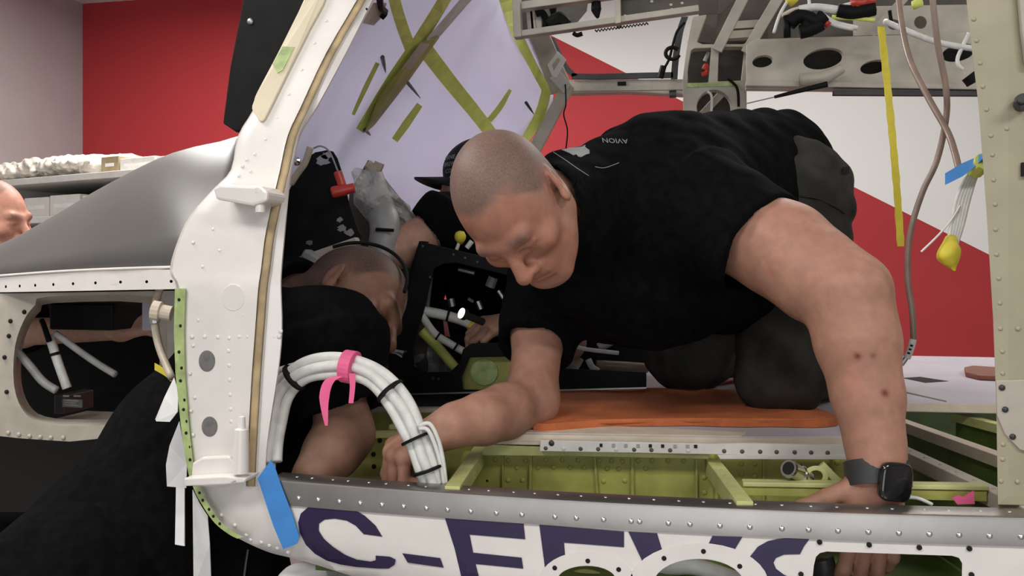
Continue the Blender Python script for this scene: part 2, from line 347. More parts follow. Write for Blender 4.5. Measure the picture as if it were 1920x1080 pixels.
for a, b in [(1102, 1052), (1040, 1065), (1160, 1068), (1245, 1047), (1319, 1034), (1387, 1062), (1537, 1017), (1630, 1022), (1724, 1027), (1818, 1029), (1502, 1077), (1822, 1078)]:
    rivet(U(a, b, YS + .0012), (0, -1, 0), .0034, skin, 'hole', 'fastener_hole', 0.15)
for a, b in [(384, 925), (398, 945), (415, 966), (440, 985), (462, 1003), (490, 1017), (505, 1023), (520, 1028), (470, 1012), (540, 1036)]:
    rivet(U(a, b, skin_y(a, b)), (0, -1, -.2), .0032, skin, 'white', 'rivet_painted')
# belly and cradle (mostly below the picture)
belly = MB()
belly.loft([[np.array([x, YS + .02 + .8 * (1 - math.cos(t)), CZ - .46 - .16 * math.sin(t)]) for t in np.linspace(0, math.pi, 13)] for x in np.linspace(U(560, 900, YS)[0], xR, 5)])
belly.build('belly_skin', 'white_flat', AIR, smooth=True)
# --- front door pillar
ST = [(-60, 600, 708, 732, 1.32), (0, 574, 678, 700, 1.30), (100, 527, 620, 650, 1.26), (200, 478, 573, 596, 1.22), (255, 446, 548, 563, 1.20), (318, 433, 534, 549, 1.185), (352, 402, 526, 543, 1.175), (403, 357, 514, 538, 1.165), (449, 334, 505, 534, 1.16),
      (507, 318, 498, 529, 1.155), (541, 332, 493, 528, 1.15), (621, 330, 487, 530, 1.15), (702, 333, 481, 522, 1.15), (805, 344, 475, 506, 1.15), (860, 352, 472, 500, 1.15), (912, 362, 470, 500, 1.15)]
sta = lambda py, k: float(np.interp(py, [s[0] for s in ST], [s[k] for s in ST]))
yp = lambda py: sta(py, 4)
rows = []
STS = spline([np.array(s, float) for s in ST], 3)
for py, Lx, Sx, Rx, y in STS:
    cs = [(Lx + 3, .055), (Lx, .022), (Lx + 5, .004), (Lx + .25 * (Sx - Lx), 0), (Sx - 24, -.001), (Sx - 14, -.003), (Sx - 9, -.003), (Sx - 8, .004), (Sx + 8, .004), (Sx + 9, -.001), (Sx + 13, .004), (Rx - 2, .009), (Rx, .013), (Rx, .055)]
    rows.append([U(a, py, y + dd) for a, dd in cs])
pil = MB().loft(rows, close=True).build('door_pillar', 'white', AIR, auto=0.7)
m = MB(); rows = []
for py, Lx, Sx, Rx, y in STS:
    rows.append([U(Sx + a, py, y + dd) for a, dd in [(-7.5, .006), (-7.5, .0005), (-3, -.001), (3, -.0012), (7, .0), (7.5, .006)]])
m.loft(rows, close=True).build('seal_strip', 'seal', pil, smooth=True)
m = MB(); rows = []
for py in np.linspace(541, 905, 24):
    Lx = sta(py, 1); w = np.interp(py, [541, 700, 905], [20, 18, 12])
    rows.append([U(Lx - 4 + a, py, 1.15 + dd) for a, dd in [(0, .012), (0, -.001), (w, -.003), (w, .012)]])
ge = m.loft(rows, close=True).build('primer_flange', 'green_edge', pil)
for i, py in enumerate([562, 611, 660, 690, 714, 750, 768, 790, 812, 838, 862, 885]):
    rivet(U(sta(py, 1) + 4 + 4 * (i % 2), py, 1.1475), (0, -1, 0), .0026, ge, 'hole', 'fastener_hole', 0.1)
m = MB(); rows = []
for a, b in spline([(362, 914), (378, 945), (402, 980), (428, 1001), (445, 1010)], 4):
    rows.append([U(a, b, 1.152), U(a, b, 1.148), U(a + 11, b - 3, 1.1475), U(a + 11, b - 3, 1.152)])
ge2 = m.loft(rows, close=True).build('primer_flange', 'green_edge', pil)
for a, b in [(374, 924), (380, 938), (392, 955), (400, 968), (412, 982)]: rivet(U(a, b, 1.1475), (0, -1, 0), .0024, ge2, 'hole', 'fastener_hole', 0.1)
for a, b, rx, ry in [(388, 677, 15.5, 20), (393, 800, 15, 19)]:
    sheet(ell2(a, b, rx, ry, 24), [], lambda p, q, d: U(p, q, 1.1492 + .001 * d), 0).build('round_patch', 'grey_patch', pil, label='dull grey oval patch')
sheet(ell2(437, 558, 22, 25, 28), [], lambda p, q, d: U(p, q, 1.1483 + .003 * d), 0).build('access_disc', 'white', pil, bevel=.0006)
def prow(pts, y=None, r=.0036, mt='white', par=None, n=(0, -1, .1)):
    for a, b in pts: rivet(U(a, b, (yp(b) if y is None else y)), n, r, par or pil, mt, 'rivet_painted' if mt == 'white' else 'rivet')
prow([(360, 631), (384, 631), (409, 632), (430, 634), (449, 631), (465, 631)])
prow([(429, 658), (430, 685), (431, 712), (432, 740), (433, 767), (434, 790)])
prow([(513, 631), (523, 631), (526, 621)], 1.158)
prow([(362, 648), (356, 700), (358, 770), (362, 815), (455, 590), (412, 470), (380, 500), (362, 455), (400, 430), (372, 600), (365, 745)], r=.0028)
prow([(612, 40), (590, 82), (566, 132), (542, 178), (520, 222), (498, 262), (463, 300), (478, 290), (448, 330), (470, 322), (455, 312)], r=.003)
for i in range(13):
    t = i / 12; a, b = 690 - 132 * t - 6 * math.sin(t * 3.1), 17 + 236 * t
    rivet(U(a - 4, b, yp(b) + .008), (0.3, -1, .2), .003, pil, 'rivet' if i % 2 else 'hole')
# hinges
MB().prism([U(a, b, 1.12) for a, b in [(398, 352), (412, 346), (490, 349), (503, 360), (500, 378), (474, 386), (404, 374)]], (0, .06, 0)).build('upper_hinge', 'white', pil, bevel=.004)
hg = MB().lathe(U(488, 398, 1.13), (0, 0, 1), [(0, .007), (.026, .007), (.027, .0105), (.034, .0105)], 16).build('hinge_pin', 'white', pil, auto=.5)
MB().lathe(U(488, 360, 1.13), (0, 0, 1), [(0, .0095), (.002, .0095), (.0035, .005)], 16).build('hinge_cap', 'bare', pil)
MB().prism([U(a, b, 1.115) for a, b in [(344, 897), (420, 893), (462, 897), (458, 905), (420, 909), (346, 912)]], (0, .05, 0)).build('lower_hinge', 'white', pil, bevel=.002)
MB().prism([U(a, b, 1.135) for a, b in [(360, 868), (378, 858), (430, 855), (438, 866), (436, 893), (358, 893)]], (0, .03, 0)).build('lower_hinge', 'white', pil, bevel=.003)
MB().lathe(U(451, 886, 1.125), (0.03, 0, 1), [(0, .0115), (.062, .010), (.064, .0055), (.08, .0045), (.081, .002)], 16).build('hinge_pin', 'white', pil, auto=.5)
MB().box(U(432, 905, 1.105), U(459, 893, 1.14)).build('latch_plate', 'bare', pil, bevel=.001)
# beige filler on the upper pillar, with a scrap of green tape
MB().prism([U(a, b, yp(b) - .006) for a, b in spline([(590, -40), (612, -10), (580, 55), (540, 135), (508, 200), (493, 227), (482, 222), (472, 204), (476, 188), (482, 172), (520, 100), (560, 20)], 3, True)], (0, .012, 0)).build('filler_strip', 'beige', pil, bevel=.002)
MB().prism([U(a, b, yp(b) - .008) for a, b in [(511, 120), (530, 87), (552, 88), (530, 131), (520, 137)]], (0, .003, 0)).build('tape_scrap', 'green_edge', pil)
# --- nose: upper shell, edge strip, access frame
bot = spline([np.array(p, float) for p in [(-110, 524, 1.70), (0, 516, 1.60), (110, 508, 1.50), (220, 503, 1.38), (330, 500, 1.25), (430, 498, 1.24)]], 4)
cre = spline([np.array(p, float) for p in [(-110, 520, 2.0), (0, 490, 2.0), (106, 420, 2.0), (208, 353, 2.0), (347, 287, 2.0), (500, 240, 1.95)]], 4)
rows = []
for (a, b, y), (c, d, y2) in zip(bot, cre):
    B, T = U(a, b, y), U(c, d, y2); r = []; Bf = B.copy(); Bf[1] = 2 * T[1] - B[1]; up = nrm(np.cross((1, 0, 0), T - B)) * np.linalg.norm(T - B)
    for t in np.linspace(0, 1, 14): r.append(B + (T - B) * t + up * (.16 * math.sin(math.pi * t) * (1 - .75 * t)))
    for t in np.linspace(0, 1, 12)[1:]: r.append(np.array([T[0], T[1] + (Bf[1] - T[1]) * math.sin(t * math.pi / 2), B[2] + (T[2] - B[2]) * math.cos(t * math.pi / 2)]))
    rows.append(r)
nose = MB().loft(rows).build('nose_shell', 'nose', AIR, smooth=True)
sm = nose.modifiers.new('thickness', 'SOLIDIFY'); sm.thickness = .003
# lip line
MB().tube([U(a, b + 1, y - .004) for a, b, y in bot[::2]], .003, 6, 2).build('edge_lip', 'white', AIR, smooth=True)
stp = [(-110, 1.705), (0, 1.605), (110, 1.505), (220, 1.385), (330, 1.235), (372, 1.16)]
sy = lambda a: float(np.interp(a, [s[0] for s in stp], [s[1] for s in stp])) - .008
top = lambda a: np.interp(a, [-110, 0, 110, 220, 330, 362], [529, 520, 512, 506, 505, 507]); bo = lambda a: np.interp(a, [-110, 0, 110, 220, 330, 362], [553, 548, 546, 544, 542, 542])
xs = np.linspace(-110, 352, 22)
strip = sheet([(a, top(a)) for a in xs] + [(356, 525)] + [(a, bo(a)) for a in xs[::-1]], [ell2(a, 0.5 * (top(a) + bo(a)) + 4, 1.8 + a / 250, 3.0, 8) for a in [11, 37, 66, 100, 137, 179, 226, 275, 321]],
      lambda a, b, d: U(a, b, sy(a) + .004 * d), 0, 20).build('nose_strip', 'white', AIR)
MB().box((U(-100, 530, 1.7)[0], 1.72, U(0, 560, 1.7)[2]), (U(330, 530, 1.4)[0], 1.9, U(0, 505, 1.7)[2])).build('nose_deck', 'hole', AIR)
fr_hole = spline([(90, 556), (290, 556), (312, 600), (310, 740), (285, 790), (150, 798), (75, 792), (42, 768), (26, 720), (28, 650), (45, 600), (66, 572)], 3, True)
fr = sheet([(-110, 552), (330, 545), (330, 790), (260, 815), (130, 828), (40, 822), (-110, 806)], [fr_hole], lambda a, b, d: U(a, b, 1.60 + .004 * d - .05 * max(0, min(1, (b - 760) / 60)) * 0), 0, 30).build('nose_frame', 'interior', AIR)
rows = [[U(a, b, 1.60), U(a + (170 - a) * .10, b + (680 - b) * .10, 1.68)] for a, b in fr_hole + fr_hole[:1]]
MB().loft(rows).build('frame_flange', 'interior', fr, smooth=True)
for a, b in [(15, 812), (35, 815), (55, 818), (75, 820), (95, 821), (118, 821), (19, 602), (16, 630), (8, 670), (12, 735), (45, 585)]: rivet(U(a, b, 1.598), (0, -1, 0), .005, fr, 'hole' if b < 800 else 'interior')
# --- rear door pillar at the right
rp = [(1800, -60), (1812, 0), (1823, 100), (1835, 200), (1850, 400), (1862, 600), (1868, 760), (1871, 946), (2080, 950), (2080, -60)]
rp_o = sheet(rp, [], lambda a, b, d: U(a, b, 1.192 + .06 * d + .012 * max(0, (a - 1890) / 190)), 0, 60).build('rear_pillar', 'cream', AIR, bevel=.003)
prow([(1826, 36), (1831, 76), (1838, 118), (1843, 162), (1850, 205), (1888, 241), (1858, 254), (1861, 290), (1863, 337), (1866, 383), (1867, 430), (1869, 477), (1873, 522), (1875, 568), (1876, 616), (1909, 616), (1880, 659), (1880, 700), (1881, 833), (1880, 861), (1877, 902), (1908, 903)], 1.192, .0032, 'cream', rp_o)
plate('pillar_patch', [(1868, 714), (1925, 712), (1940, 850), (1912, 843), (1885, 815), (1870, 780)], 1.189, .004, 'interior', rp_o, bevel=.001)
for a, b in [(1879, 727), (1885, 768), (1899, 819)]: rivet(U(a, b, 1.188), (0, -1, 0), .004, rp_o, 'blackm', 'screw')
MB().lathe(U(1914, 197, 1.194), (-.3, -1, .1), [(0, .009), (.02, .009), (.021, .006), (.034, .006)], 10).build('bolt', 'blackm', rp_o)
plate('pillar_step', [(1905, -60), (1912, 0), (1917, 60), (1925, 120), (2080, 120), (2080, -60)], 1.182, .01, 'interior', rp_o, bevel=.002)
MB().box(U(1917, 330, 1.188), U(1940, 305, 1.194)).build('slot', 'hole', rp_o)
# --- floor structure
def beam(name, p, q, w, h, material, parent=AIR, **kw):
    p = np.asarray(p) - (0, 0, h / 2); q = np.asarray(q) - (0, 0, h / 2); return MB().bar(p, q, w, h).build(name, material, parent, **kw)
zf = CZ - .275
b1 = beam('floor_beam', G(1330, 853, -.31), G(1397, 940, -.31), .022, .026, 'green_light', bevel=.001)
b0 = beam('floor_beam', G(908, 826, -.31), G(848, 912, -.31), .022, .026, 'green_light', bevel=.001)
b2 = beam('floor_beam', G(1660, 824, -.305), G(1990, 975, -.305), .024, .022, 'interior', bevel=.001)
b3 = beam('floor_beam', G(1620, 762, -.305), G(1980, 888, -.305), .024, .020, 'panel_edge', bevel=.001)
b4 = beam('floor_beam', G(1740, 760, -.305), G(1960, 816, -.305), .022, .018, 'green_light', bevel=.001)
for p, q in [((1660, 824), (1990, 975)), ((1620, 762), (1980, 888)), ((1740, 760), (1960, 816))]:
    A_, B_ = G(*p, -.305) - (0, 0, .02), G(*q, -.305) - (0, 0, .02)
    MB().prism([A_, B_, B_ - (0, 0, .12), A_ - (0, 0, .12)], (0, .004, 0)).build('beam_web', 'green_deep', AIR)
for t in np.linspace(.1, .9, 9):
    p = G(1660, 824, -.305) * (1 - t) + G(1990, 975, -.305) * t
    rivet(p, (0, 0, 1), .003, b2, 'interior')
for t in np.linspace(.1, .9, 7): rivet(G(1332, 856, -.31) * (1 - t) + G(1395, 935, -.31) * t, (0, 0, 1), .0022, b1, 'green')
YW = 1.415
web = plate('floor_web', [(872, 846), (1602, 848), (1602, 1010), (830, 1010), (840, 900)], YW, .003, 'green', AIR, holes=[ell2(913, 902, 3, 3, 8)])
for a, a2, w in [(941, 941, 3), (993, 990, 5), (1113, 1123, 4), (1183, 1184, 5), (1304, 1304, 4), (1341, 1341, 5), (1430, 1430, 4), (1556, 1556, 4)]:
    MB().prism([U(a, 852, YW - .006), U(a + w, 852, YW - .006), U(a2 + w, 1000, YW - .006), U(a2, 1000, YW - .006)], (0, .008, 0)).build('stiffener', 'green', web)
rv = [(155, 575), (243, 575), (330, 580), (445, 583), (388, 630), (328, 713), (425, 713), (580, 578), (690, 578), (795, 580), (530, 627), (633, 627), (742, 627), (838, 627), (937, 583), (1020, 583), (1092, 588), (990, 635), (1066, 637), (967, 720), (1108, 717), (1195, 583), (1290, 583), (1395, 583), (1500, 585), (1247, 633), (1637, 695), (1640, 795)]
for a, b in rv: rivet(U(860 + a / 3.556, 700 + b / 3.556, YW), (0, -1, 0), .0045, web, 'green', flat=.4)
for a, b in [(1390, 870), (1415, 870), (1390, 890), (1415, 893), (1570, 868), (1590, 872), (1575, 900)]: rivet(U(a, b, YW), (0, -1, 0), .0045, web, 'green', flat=.4)
MB().prism([U(a, b, 1.385) for a, b in [(912, 833), (1018, 838), (1018, 845), (1330, 855), (1328, 861), (1100, 856), (902, 854)]], (0, .03, 0)).build('web_flange', 'green_light', AIR, bevel=.001)
# seat track
trk = plate('seat_track', [(1013, 825), (1040, 826), (1330, 832), (1400, 831), (1600, 836), (1600, 853), (1400, 853), (1012, 846)], 1.372, .008, 'white_flat', AIR, bevel=.0008)
plate('track_rail', [(1345, 853), (1600, 853), (1600, 862), (1350, 861)], 1.37, .012, 'white_flat', AIR, bevel=.0008)
for cx in [950, 1033, 1115, 1197, 1278, 1360, 1443, 1527, 1580]:
    a, b = 860 + cx / 3.556, 700 + (478 + (cx - 950) * .012) / 3.556
    MB().box(U(a - 3, b + 3.5, 1.3705), U(a + 3, b - 3.5, 1.376)).build('track_slot', 'wire_g' if cx % 2 else 'hole', trk)
for cx in [580, 700, 813, 930, 1050, 1170, 1285, 1410, 1530, 1770, 1890, 2010, 2120, 2240, 2350, 2460]:
    a, b = 860 + cx / 3.556, 700 + (500 + (cx - 580) * .016) / 3.556
    rivet(U(a, b, 1.372), (0, -1, 0), .0036, trk, 'white_flat' if cx in (700, 1050, 1530) else 'interior_dark', 'track_rivet', .3)
rivet(U(1034, 831, 1.372), (0, -1, 0), .005, trk, 'blackm', 'screw')
# crossing rail, lug, tube fitting
rl = beam('cross_rail', U(1392, 901, 1.27), U(1850, 908, 1.27), .022, .006, 'green_light', bevel=.001)
MB().prism([U(a, b, 1.262) for a, b in [(1392, 914), (1850, 921), (1850, 940), (1392, 928)]], (0, .003, 0)).build('rail_web', 'green', rl)
lug = sheet(ell2(1530, 893, 24, 20, 20) , [ell2(1530, 893, 13, 11, 16)], lambda a, b, d: U(a, b, 1.285 + .012 * d), 0).build('lug_ring', 'green_light', AIR, bevel=.001)
MB().bar(U(1540, 870, 1.29), U(1572, 903, 1.29), .008, .01).build('lug_arm', 'green_light', lug)
ax = V(.72, -.42, -.55); tf = MB().lathe(U(1478, 878, 1.27), ax, [(.012, .0095), (.0, .0095), (0, .0125), (.003, .0135), (.006, .0125), (.026, .0125), (.028, .014), (.032, .014), (.034, .0115), (.05, .0115)], 22).build('tube_fitting', 'chrome', AIR, auto=.5)
MB().lathe(U(1478, 878, 1.27) + ax * .0005, ax, [(0, .0094), (.002, .0094)], 18).build('fitting_bore', 'hole', tf)
# bay floor pan and the deep webs at the back
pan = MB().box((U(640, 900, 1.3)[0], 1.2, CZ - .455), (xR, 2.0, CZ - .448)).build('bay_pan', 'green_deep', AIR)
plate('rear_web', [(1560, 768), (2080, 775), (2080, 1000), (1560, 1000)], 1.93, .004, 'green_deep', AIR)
bw = plate('bay_web', [(500, 770), (905, 770), (905, 985), (500, 965)], 1.62, .004, 'green', AIR)
beam('bay_rail', U(520, 812, 1.5), U(900, 806, 1.5), .02, .01, 'green_light')
beam('bay_rail', U(700, 764, 1.6), U(905, 764, 1.6), .02, .008, 'interior')
MB().box(U(728, 806, 1.52), U(752, 792, 1.55)).build('bracket', 'green_light', bw, bevel=.002)
for a, b in [(668, 798), (690, 798), (712, 826), (741, 826), (700, 852), (701, 875), (730, 850), (760, 790)]: rivet(U(a, b, 1.618), (0, -1, 0), .005, bw, 'hole', flat=.2)
# --- roof, far door frame and bulkheads
MB().bar(U(972, 66, 2.15), U(1310, 18, 2.15), .03, .016).build('roof_longeron', 'interior', AIR, bevel=.002)
MB().bar(U(972, 14, 2.16), U(1310, -32, 2.16), .03, .02).build('roof_longeron', 'interior', AIR, bevel=.002)
MB().bar(U(972, 72, 2.14), U(968, -30, 2.14), .02, .03, (0, 1, 0)).build('longeron_end', 'interior', AIR, bevel=.002)
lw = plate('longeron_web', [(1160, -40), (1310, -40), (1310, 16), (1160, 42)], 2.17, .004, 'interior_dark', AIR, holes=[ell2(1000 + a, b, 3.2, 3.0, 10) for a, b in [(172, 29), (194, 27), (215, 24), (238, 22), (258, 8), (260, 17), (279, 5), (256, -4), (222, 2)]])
plate('longeron_bay', [(978, -20), (1105, -20), (1100, 20), (1080, 44), (978, 60)], 2.30, .004, 'interior_dark', AIR)
plate('longeron_rib', [(1152, -40), (1162, -40), (1164, 42), (1154, 44)], 2.13, .05, 'interior', AIR)
for i, (a, w) in enumerate([(996, 5), (1002, 3), (1012, 4)]): MB().bar(U(a, 60, 2.2), U(a - 4, 12, 2.2), .006 + .002 * w, .01, (0, 1, 0)).build('bay_post', 'interior', AIR)
MB().tube([U(1005, 26, 2.18), U(1016, 24, 2.18), U(1024, 40, 2.19), U(1020, 60, 2.19)], .009, 8).build('bay_fitting', 'black', AIR)
MB().tube([U(1036, 5, 2.2), U(1038, 30, 2.2), U(1044, 50, 2.2)], [.014, .006, .008], 8).build('bay_fitting', 'black', AIR)
MB().tube([U(1028, 48, 2.17), U(1048, 38, 2.17), U(1066, 46, 2.17)], [.016, .022, .012], 10).build('bay_fitting', 'black', AIR)
MB().tube([U(1118, 4, 2.17), U(1118, 18, 2.17), U(1121, 34, 2.17)], [.012, .014, .003], 8).build('bay_fitting', 'black', AIR)
z = []
for i in range(34): z.append(U(1116 + i * 3, 57 - i * .42 + (3 if i % 2 else -1), 2.14))
MB().tube(z, .0022, 5, 0).build('edge_trim', 'black', AIR)
MB().tube([U(1075, 62, 2.15), U(1082, 66, 2.15), U(1092, 63, 2.15)], .006, 6).build('clip', 'black', AIR)
fd = plate('far_door_rail', [(1058, 150), (1100, 149), (1290, 148), (1290, 178), (1180, 172), (1068, 175)], 2.70, .05, 'interior', AIR, bevel=.004)
plate('rail_strip', [(1062, 161), (1288, 160), (1288, 168), (1064, 171)], 2.695, .004, 'interior', fd, bevel=.001)
MB().box(U(1158, 160, 2.69), U(1174, 154, 2.70)).build('latch', 'black', fd)
MB().tube([U(1255, 177, 2.69), U(1268, 176, 2.69)], .012, 8).build('striker', 'blackm', fd)
MB().ribbon([U(a, b, 2.69) for a, b in [(1034, 72), (1046, 98), (1060, 125), (1078, 143)]], (.018, 0, .005), .01).build('window_seal', 'rubber', fd)
MB().ribbon([U(a, b, 2.69) for a, b in [(1072, 143), (1120, 144), (1200, 142), (1262, 141)]], (0, 0, .017), .01).build('window_seal', 'rubber', fd)
MB().ribbon([U(a, b, 2.69) for a, b in [(1264, 148), (1267, 110), (1275, 60), (1284, 32)]], (.02, 0, 0), .01).build('window_seal', 'rubber', fd)
plate('far_window', [(1034, 72), (1290, 32), (1268, 142), (1080, 143), (1060, 128)], 2.72, .003, 'glass', AIR) if 'glass' in M else None
m = MB().bar(U(1066, 160, 2.66), U(1000, 285, 2.62), .04, .02, (0, 1, 0)); m.build('far_pillar', 'interior', AIR, bevel=.003)
m = MB().bar(U(1000, 50, 2.5), U(1052, 168, 2.66), .07, .02, (0, 1, 0)); m.build('far_pillar_top', 'interior', AIR, bevel=.003)
hp = sheet([(1026, 122), (1046, 96), (1062, 112), (1044, 146), (1035, 143)], [[(1035, 122), (1046, 108), (1051, 112), (1038, 133)]], lambda a, b, d: U(a, b, 2.55 + .01 * d), 0).build('hinge_plate', 'white_flat', AIR, bevel=.001)
MB().bar(U(1040, 140, 2.56), U(1062, 165, 2.62), .035, .012, (0, 1, 0)).build('hinge_arm', 'white_flat', hp, bevel=.001)
MB().tube([U(1060, 158, 2.6), U(1061, 195, 2.6), U(1057, 215, 2.6), U(1064, 245, 2.6), U(1061, 280, 2.6)], .0022, 5).build('thin_cable', 'black', AIR)
c4 = lambda l: [(1250 + x / 4.909, y / 4.909) for x, y in l]
YP = 2.55
fp = plate('far_post', c4([(230, 180), (250, 150), (370, 135), (280, 385), (330, 405), (700, 405), (860, 345), (735, 640), (738, 1300), (155, 1300), (150, 700), (180, 450)]), YP, .04, 'interior', AIR,
    holes=[c4([(225, 465), (255, 445), (410, 440), (385, 760), (195, 770), (195, 640)]), c4([(480, 485), (500, 430), (690, 430), (718, 455), (690, 740), (470, 748)]), [(1250 + a / 4.909, b / 4.909) for a, b in ell2(435, 985, 158, 158, 32)]], bevel=.002)
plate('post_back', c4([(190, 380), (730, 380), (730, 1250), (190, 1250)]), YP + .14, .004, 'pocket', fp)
plate('primer_band', c4([(190, 765), (660, 750), (660, 790), (185, 805)]), YP - .002, .004, 'green_edge', fp)
MB().bar(U(1335, 152, YP + .02), U(1340, 90, YP + .02), .018, .01, (0, 1, 0)).build('primer_strut', 'green_edge', fp)
MB().bar(U(1316, 215, YP + .06), U(1358, 170, YP + .08), .022, .02).build('post_rod', 'interior', fp)
MB().tube([U(1326, 172, YP - .01), U(1334, 180, YP - .01), U(1334, 210, YP)], .004, 6).build('post_wire', 'wire_w', fp)
MB().tube([U(1365, 148, YP - .01), U(1382, 165, YP - .02), U(1385, 200, YP - .01)], .004, 6).build('post_wire', 'black', fp)
MB().tube([U(1319, 130, YP + .03), U(1324, 122, YP + .03), U(1326, 135, YP + .03), U(1316, 140, YP + .03)], .007, 6).build('post_clip', 'red', fp)
MB().tube([U(1321, 115, YP + .03), U(1329, 98, YP + .03)], .006, 6).build('post_clip', 'wire_g', fp)
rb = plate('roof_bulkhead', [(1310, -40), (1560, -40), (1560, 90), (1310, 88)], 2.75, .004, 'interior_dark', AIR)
for a, b, c, d, w in [(1397, -10, 1344, 95, .03), (1462, -8, 1398, 100, .03)]:
    MB().bar(U(a, b, 2.5), U(c, d, YP - .02), w, .02, (0, 1, 0)).build('roof_strut', 'interior', AIR, bevel=.002)
for a, b, c, d in [(1365, 50, 1425, 46), (1362, 68, 1415, 64)]: MB().bar(U(a, b, 2.62), U(c, d, 2.62), .03, .022).build('roof_rail', 'interior', rb)
plate('strut_web', [(1305, 78), (1325, 28), (1352, 26), (1395, -20), (1350, -20), (1340, 82)], 2.62, .004, 'interior_dark', AIR)
c7 = lambda l: [(1380 + x / 4, y / 4) for x, y in l]
hb = plate('header_beam', c7([(80, 330), (140, 295), (640, 278), (1200, 262), (1860, 235), (1860, 645), (700, 640), (80, 612)]), 2.35, .02, 'interior', AIR,
    holes=[c7(ell2(200, 460, 78, 44, 24, -.18)), c7(ell2(655, 440, 152, 76, 32, -.2)), c7(ell2(1035, 502, 104, 50, 28, -.22)), c7(ell2(1670, 395, 130, 62, 28, -.25))], bevel=.001)
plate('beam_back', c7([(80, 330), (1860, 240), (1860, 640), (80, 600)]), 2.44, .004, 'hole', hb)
MB().bar(U(1398, 158, 2.33), U(1850, 165, 2.33), .03, .014).build('beam_flange', 'interior', hb, bevel=.002)
MB().bar(U(1398, 166, 2.35), U(1850, 171, 2.35), .03, .008).build('beam_flange', 'interior', hb, bevel=.001)
MB().bar(U(1562, 175, 2.33), U(1838, 176, 2.33), .02, .011).build('beam_seal', 'rubber', hb)
MB().tube([U(1500, 150, 2.3), U(1545, 145, 2.3), U(1580, 128, 2.3)], [.016, .016, .012], 10).build('duct_lip', 'interior', hb, smooth=True)
MB().tube([U(1452, 182, 2.28), U(1500, 170, 2.28), U(1551, 158, 2.28)], [.004, .006, .008], 8).build('gas_strut', 'black', AIR)
MB().tube([U(1396, 195, 2.28), U(1452, 182, 2.28)], .0018, 6).build('strut_rod', 'bare', AIR)
uw = plate('upper_web', [(1600, 12), (1850, 8), (1850, 60), (1640, 66), (1600, 67)], 2.42, .004, 'interior', AIR, holes=[ell2(1726, 42, 12, 12, 20), ell2(1676, 46, 12, 10, 16)])
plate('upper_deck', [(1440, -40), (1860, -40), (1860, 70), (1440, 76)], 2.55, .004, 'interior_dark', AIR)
MB().bar(U(1700, -8, 2.32), U(1634, 64, 2.36), .02, .012, (0, 1, 0)).build('roof_strut', 'interior', AIR)
# centre windscreen bar is with the paper; trestle under the belly

plate('bay_dark_backdrop', [(-60, 556), (330, 556), (330, 800), (-60, 800)], 2.34, .004, 'black', AIR)  # black plate added so the nose bay reads dark
MB().loft([[U(-110, 808, 1.605), U(130, 828, 1.605), U(300, 812, 1.605)], [U(-110, 880, 1.75), U(130, 905, 1.75), U(320, 880, 1.75)], [U(-110, 960, 2.1), U(130, 960, 2.1), U(330, 940, 2.1)]]).build('nose_dark_cover', 'hole', AIR, smooth=True)  # near-black sheet added to darken the area under the nose

MB().box((U(700, 745, 1.72)[0], 1.66, CZ - .30), (U(985, 745, 1.72)[0] + .05, 2.75, CZ - .288)).build('cockpit_deck', 'blackm', AIR)
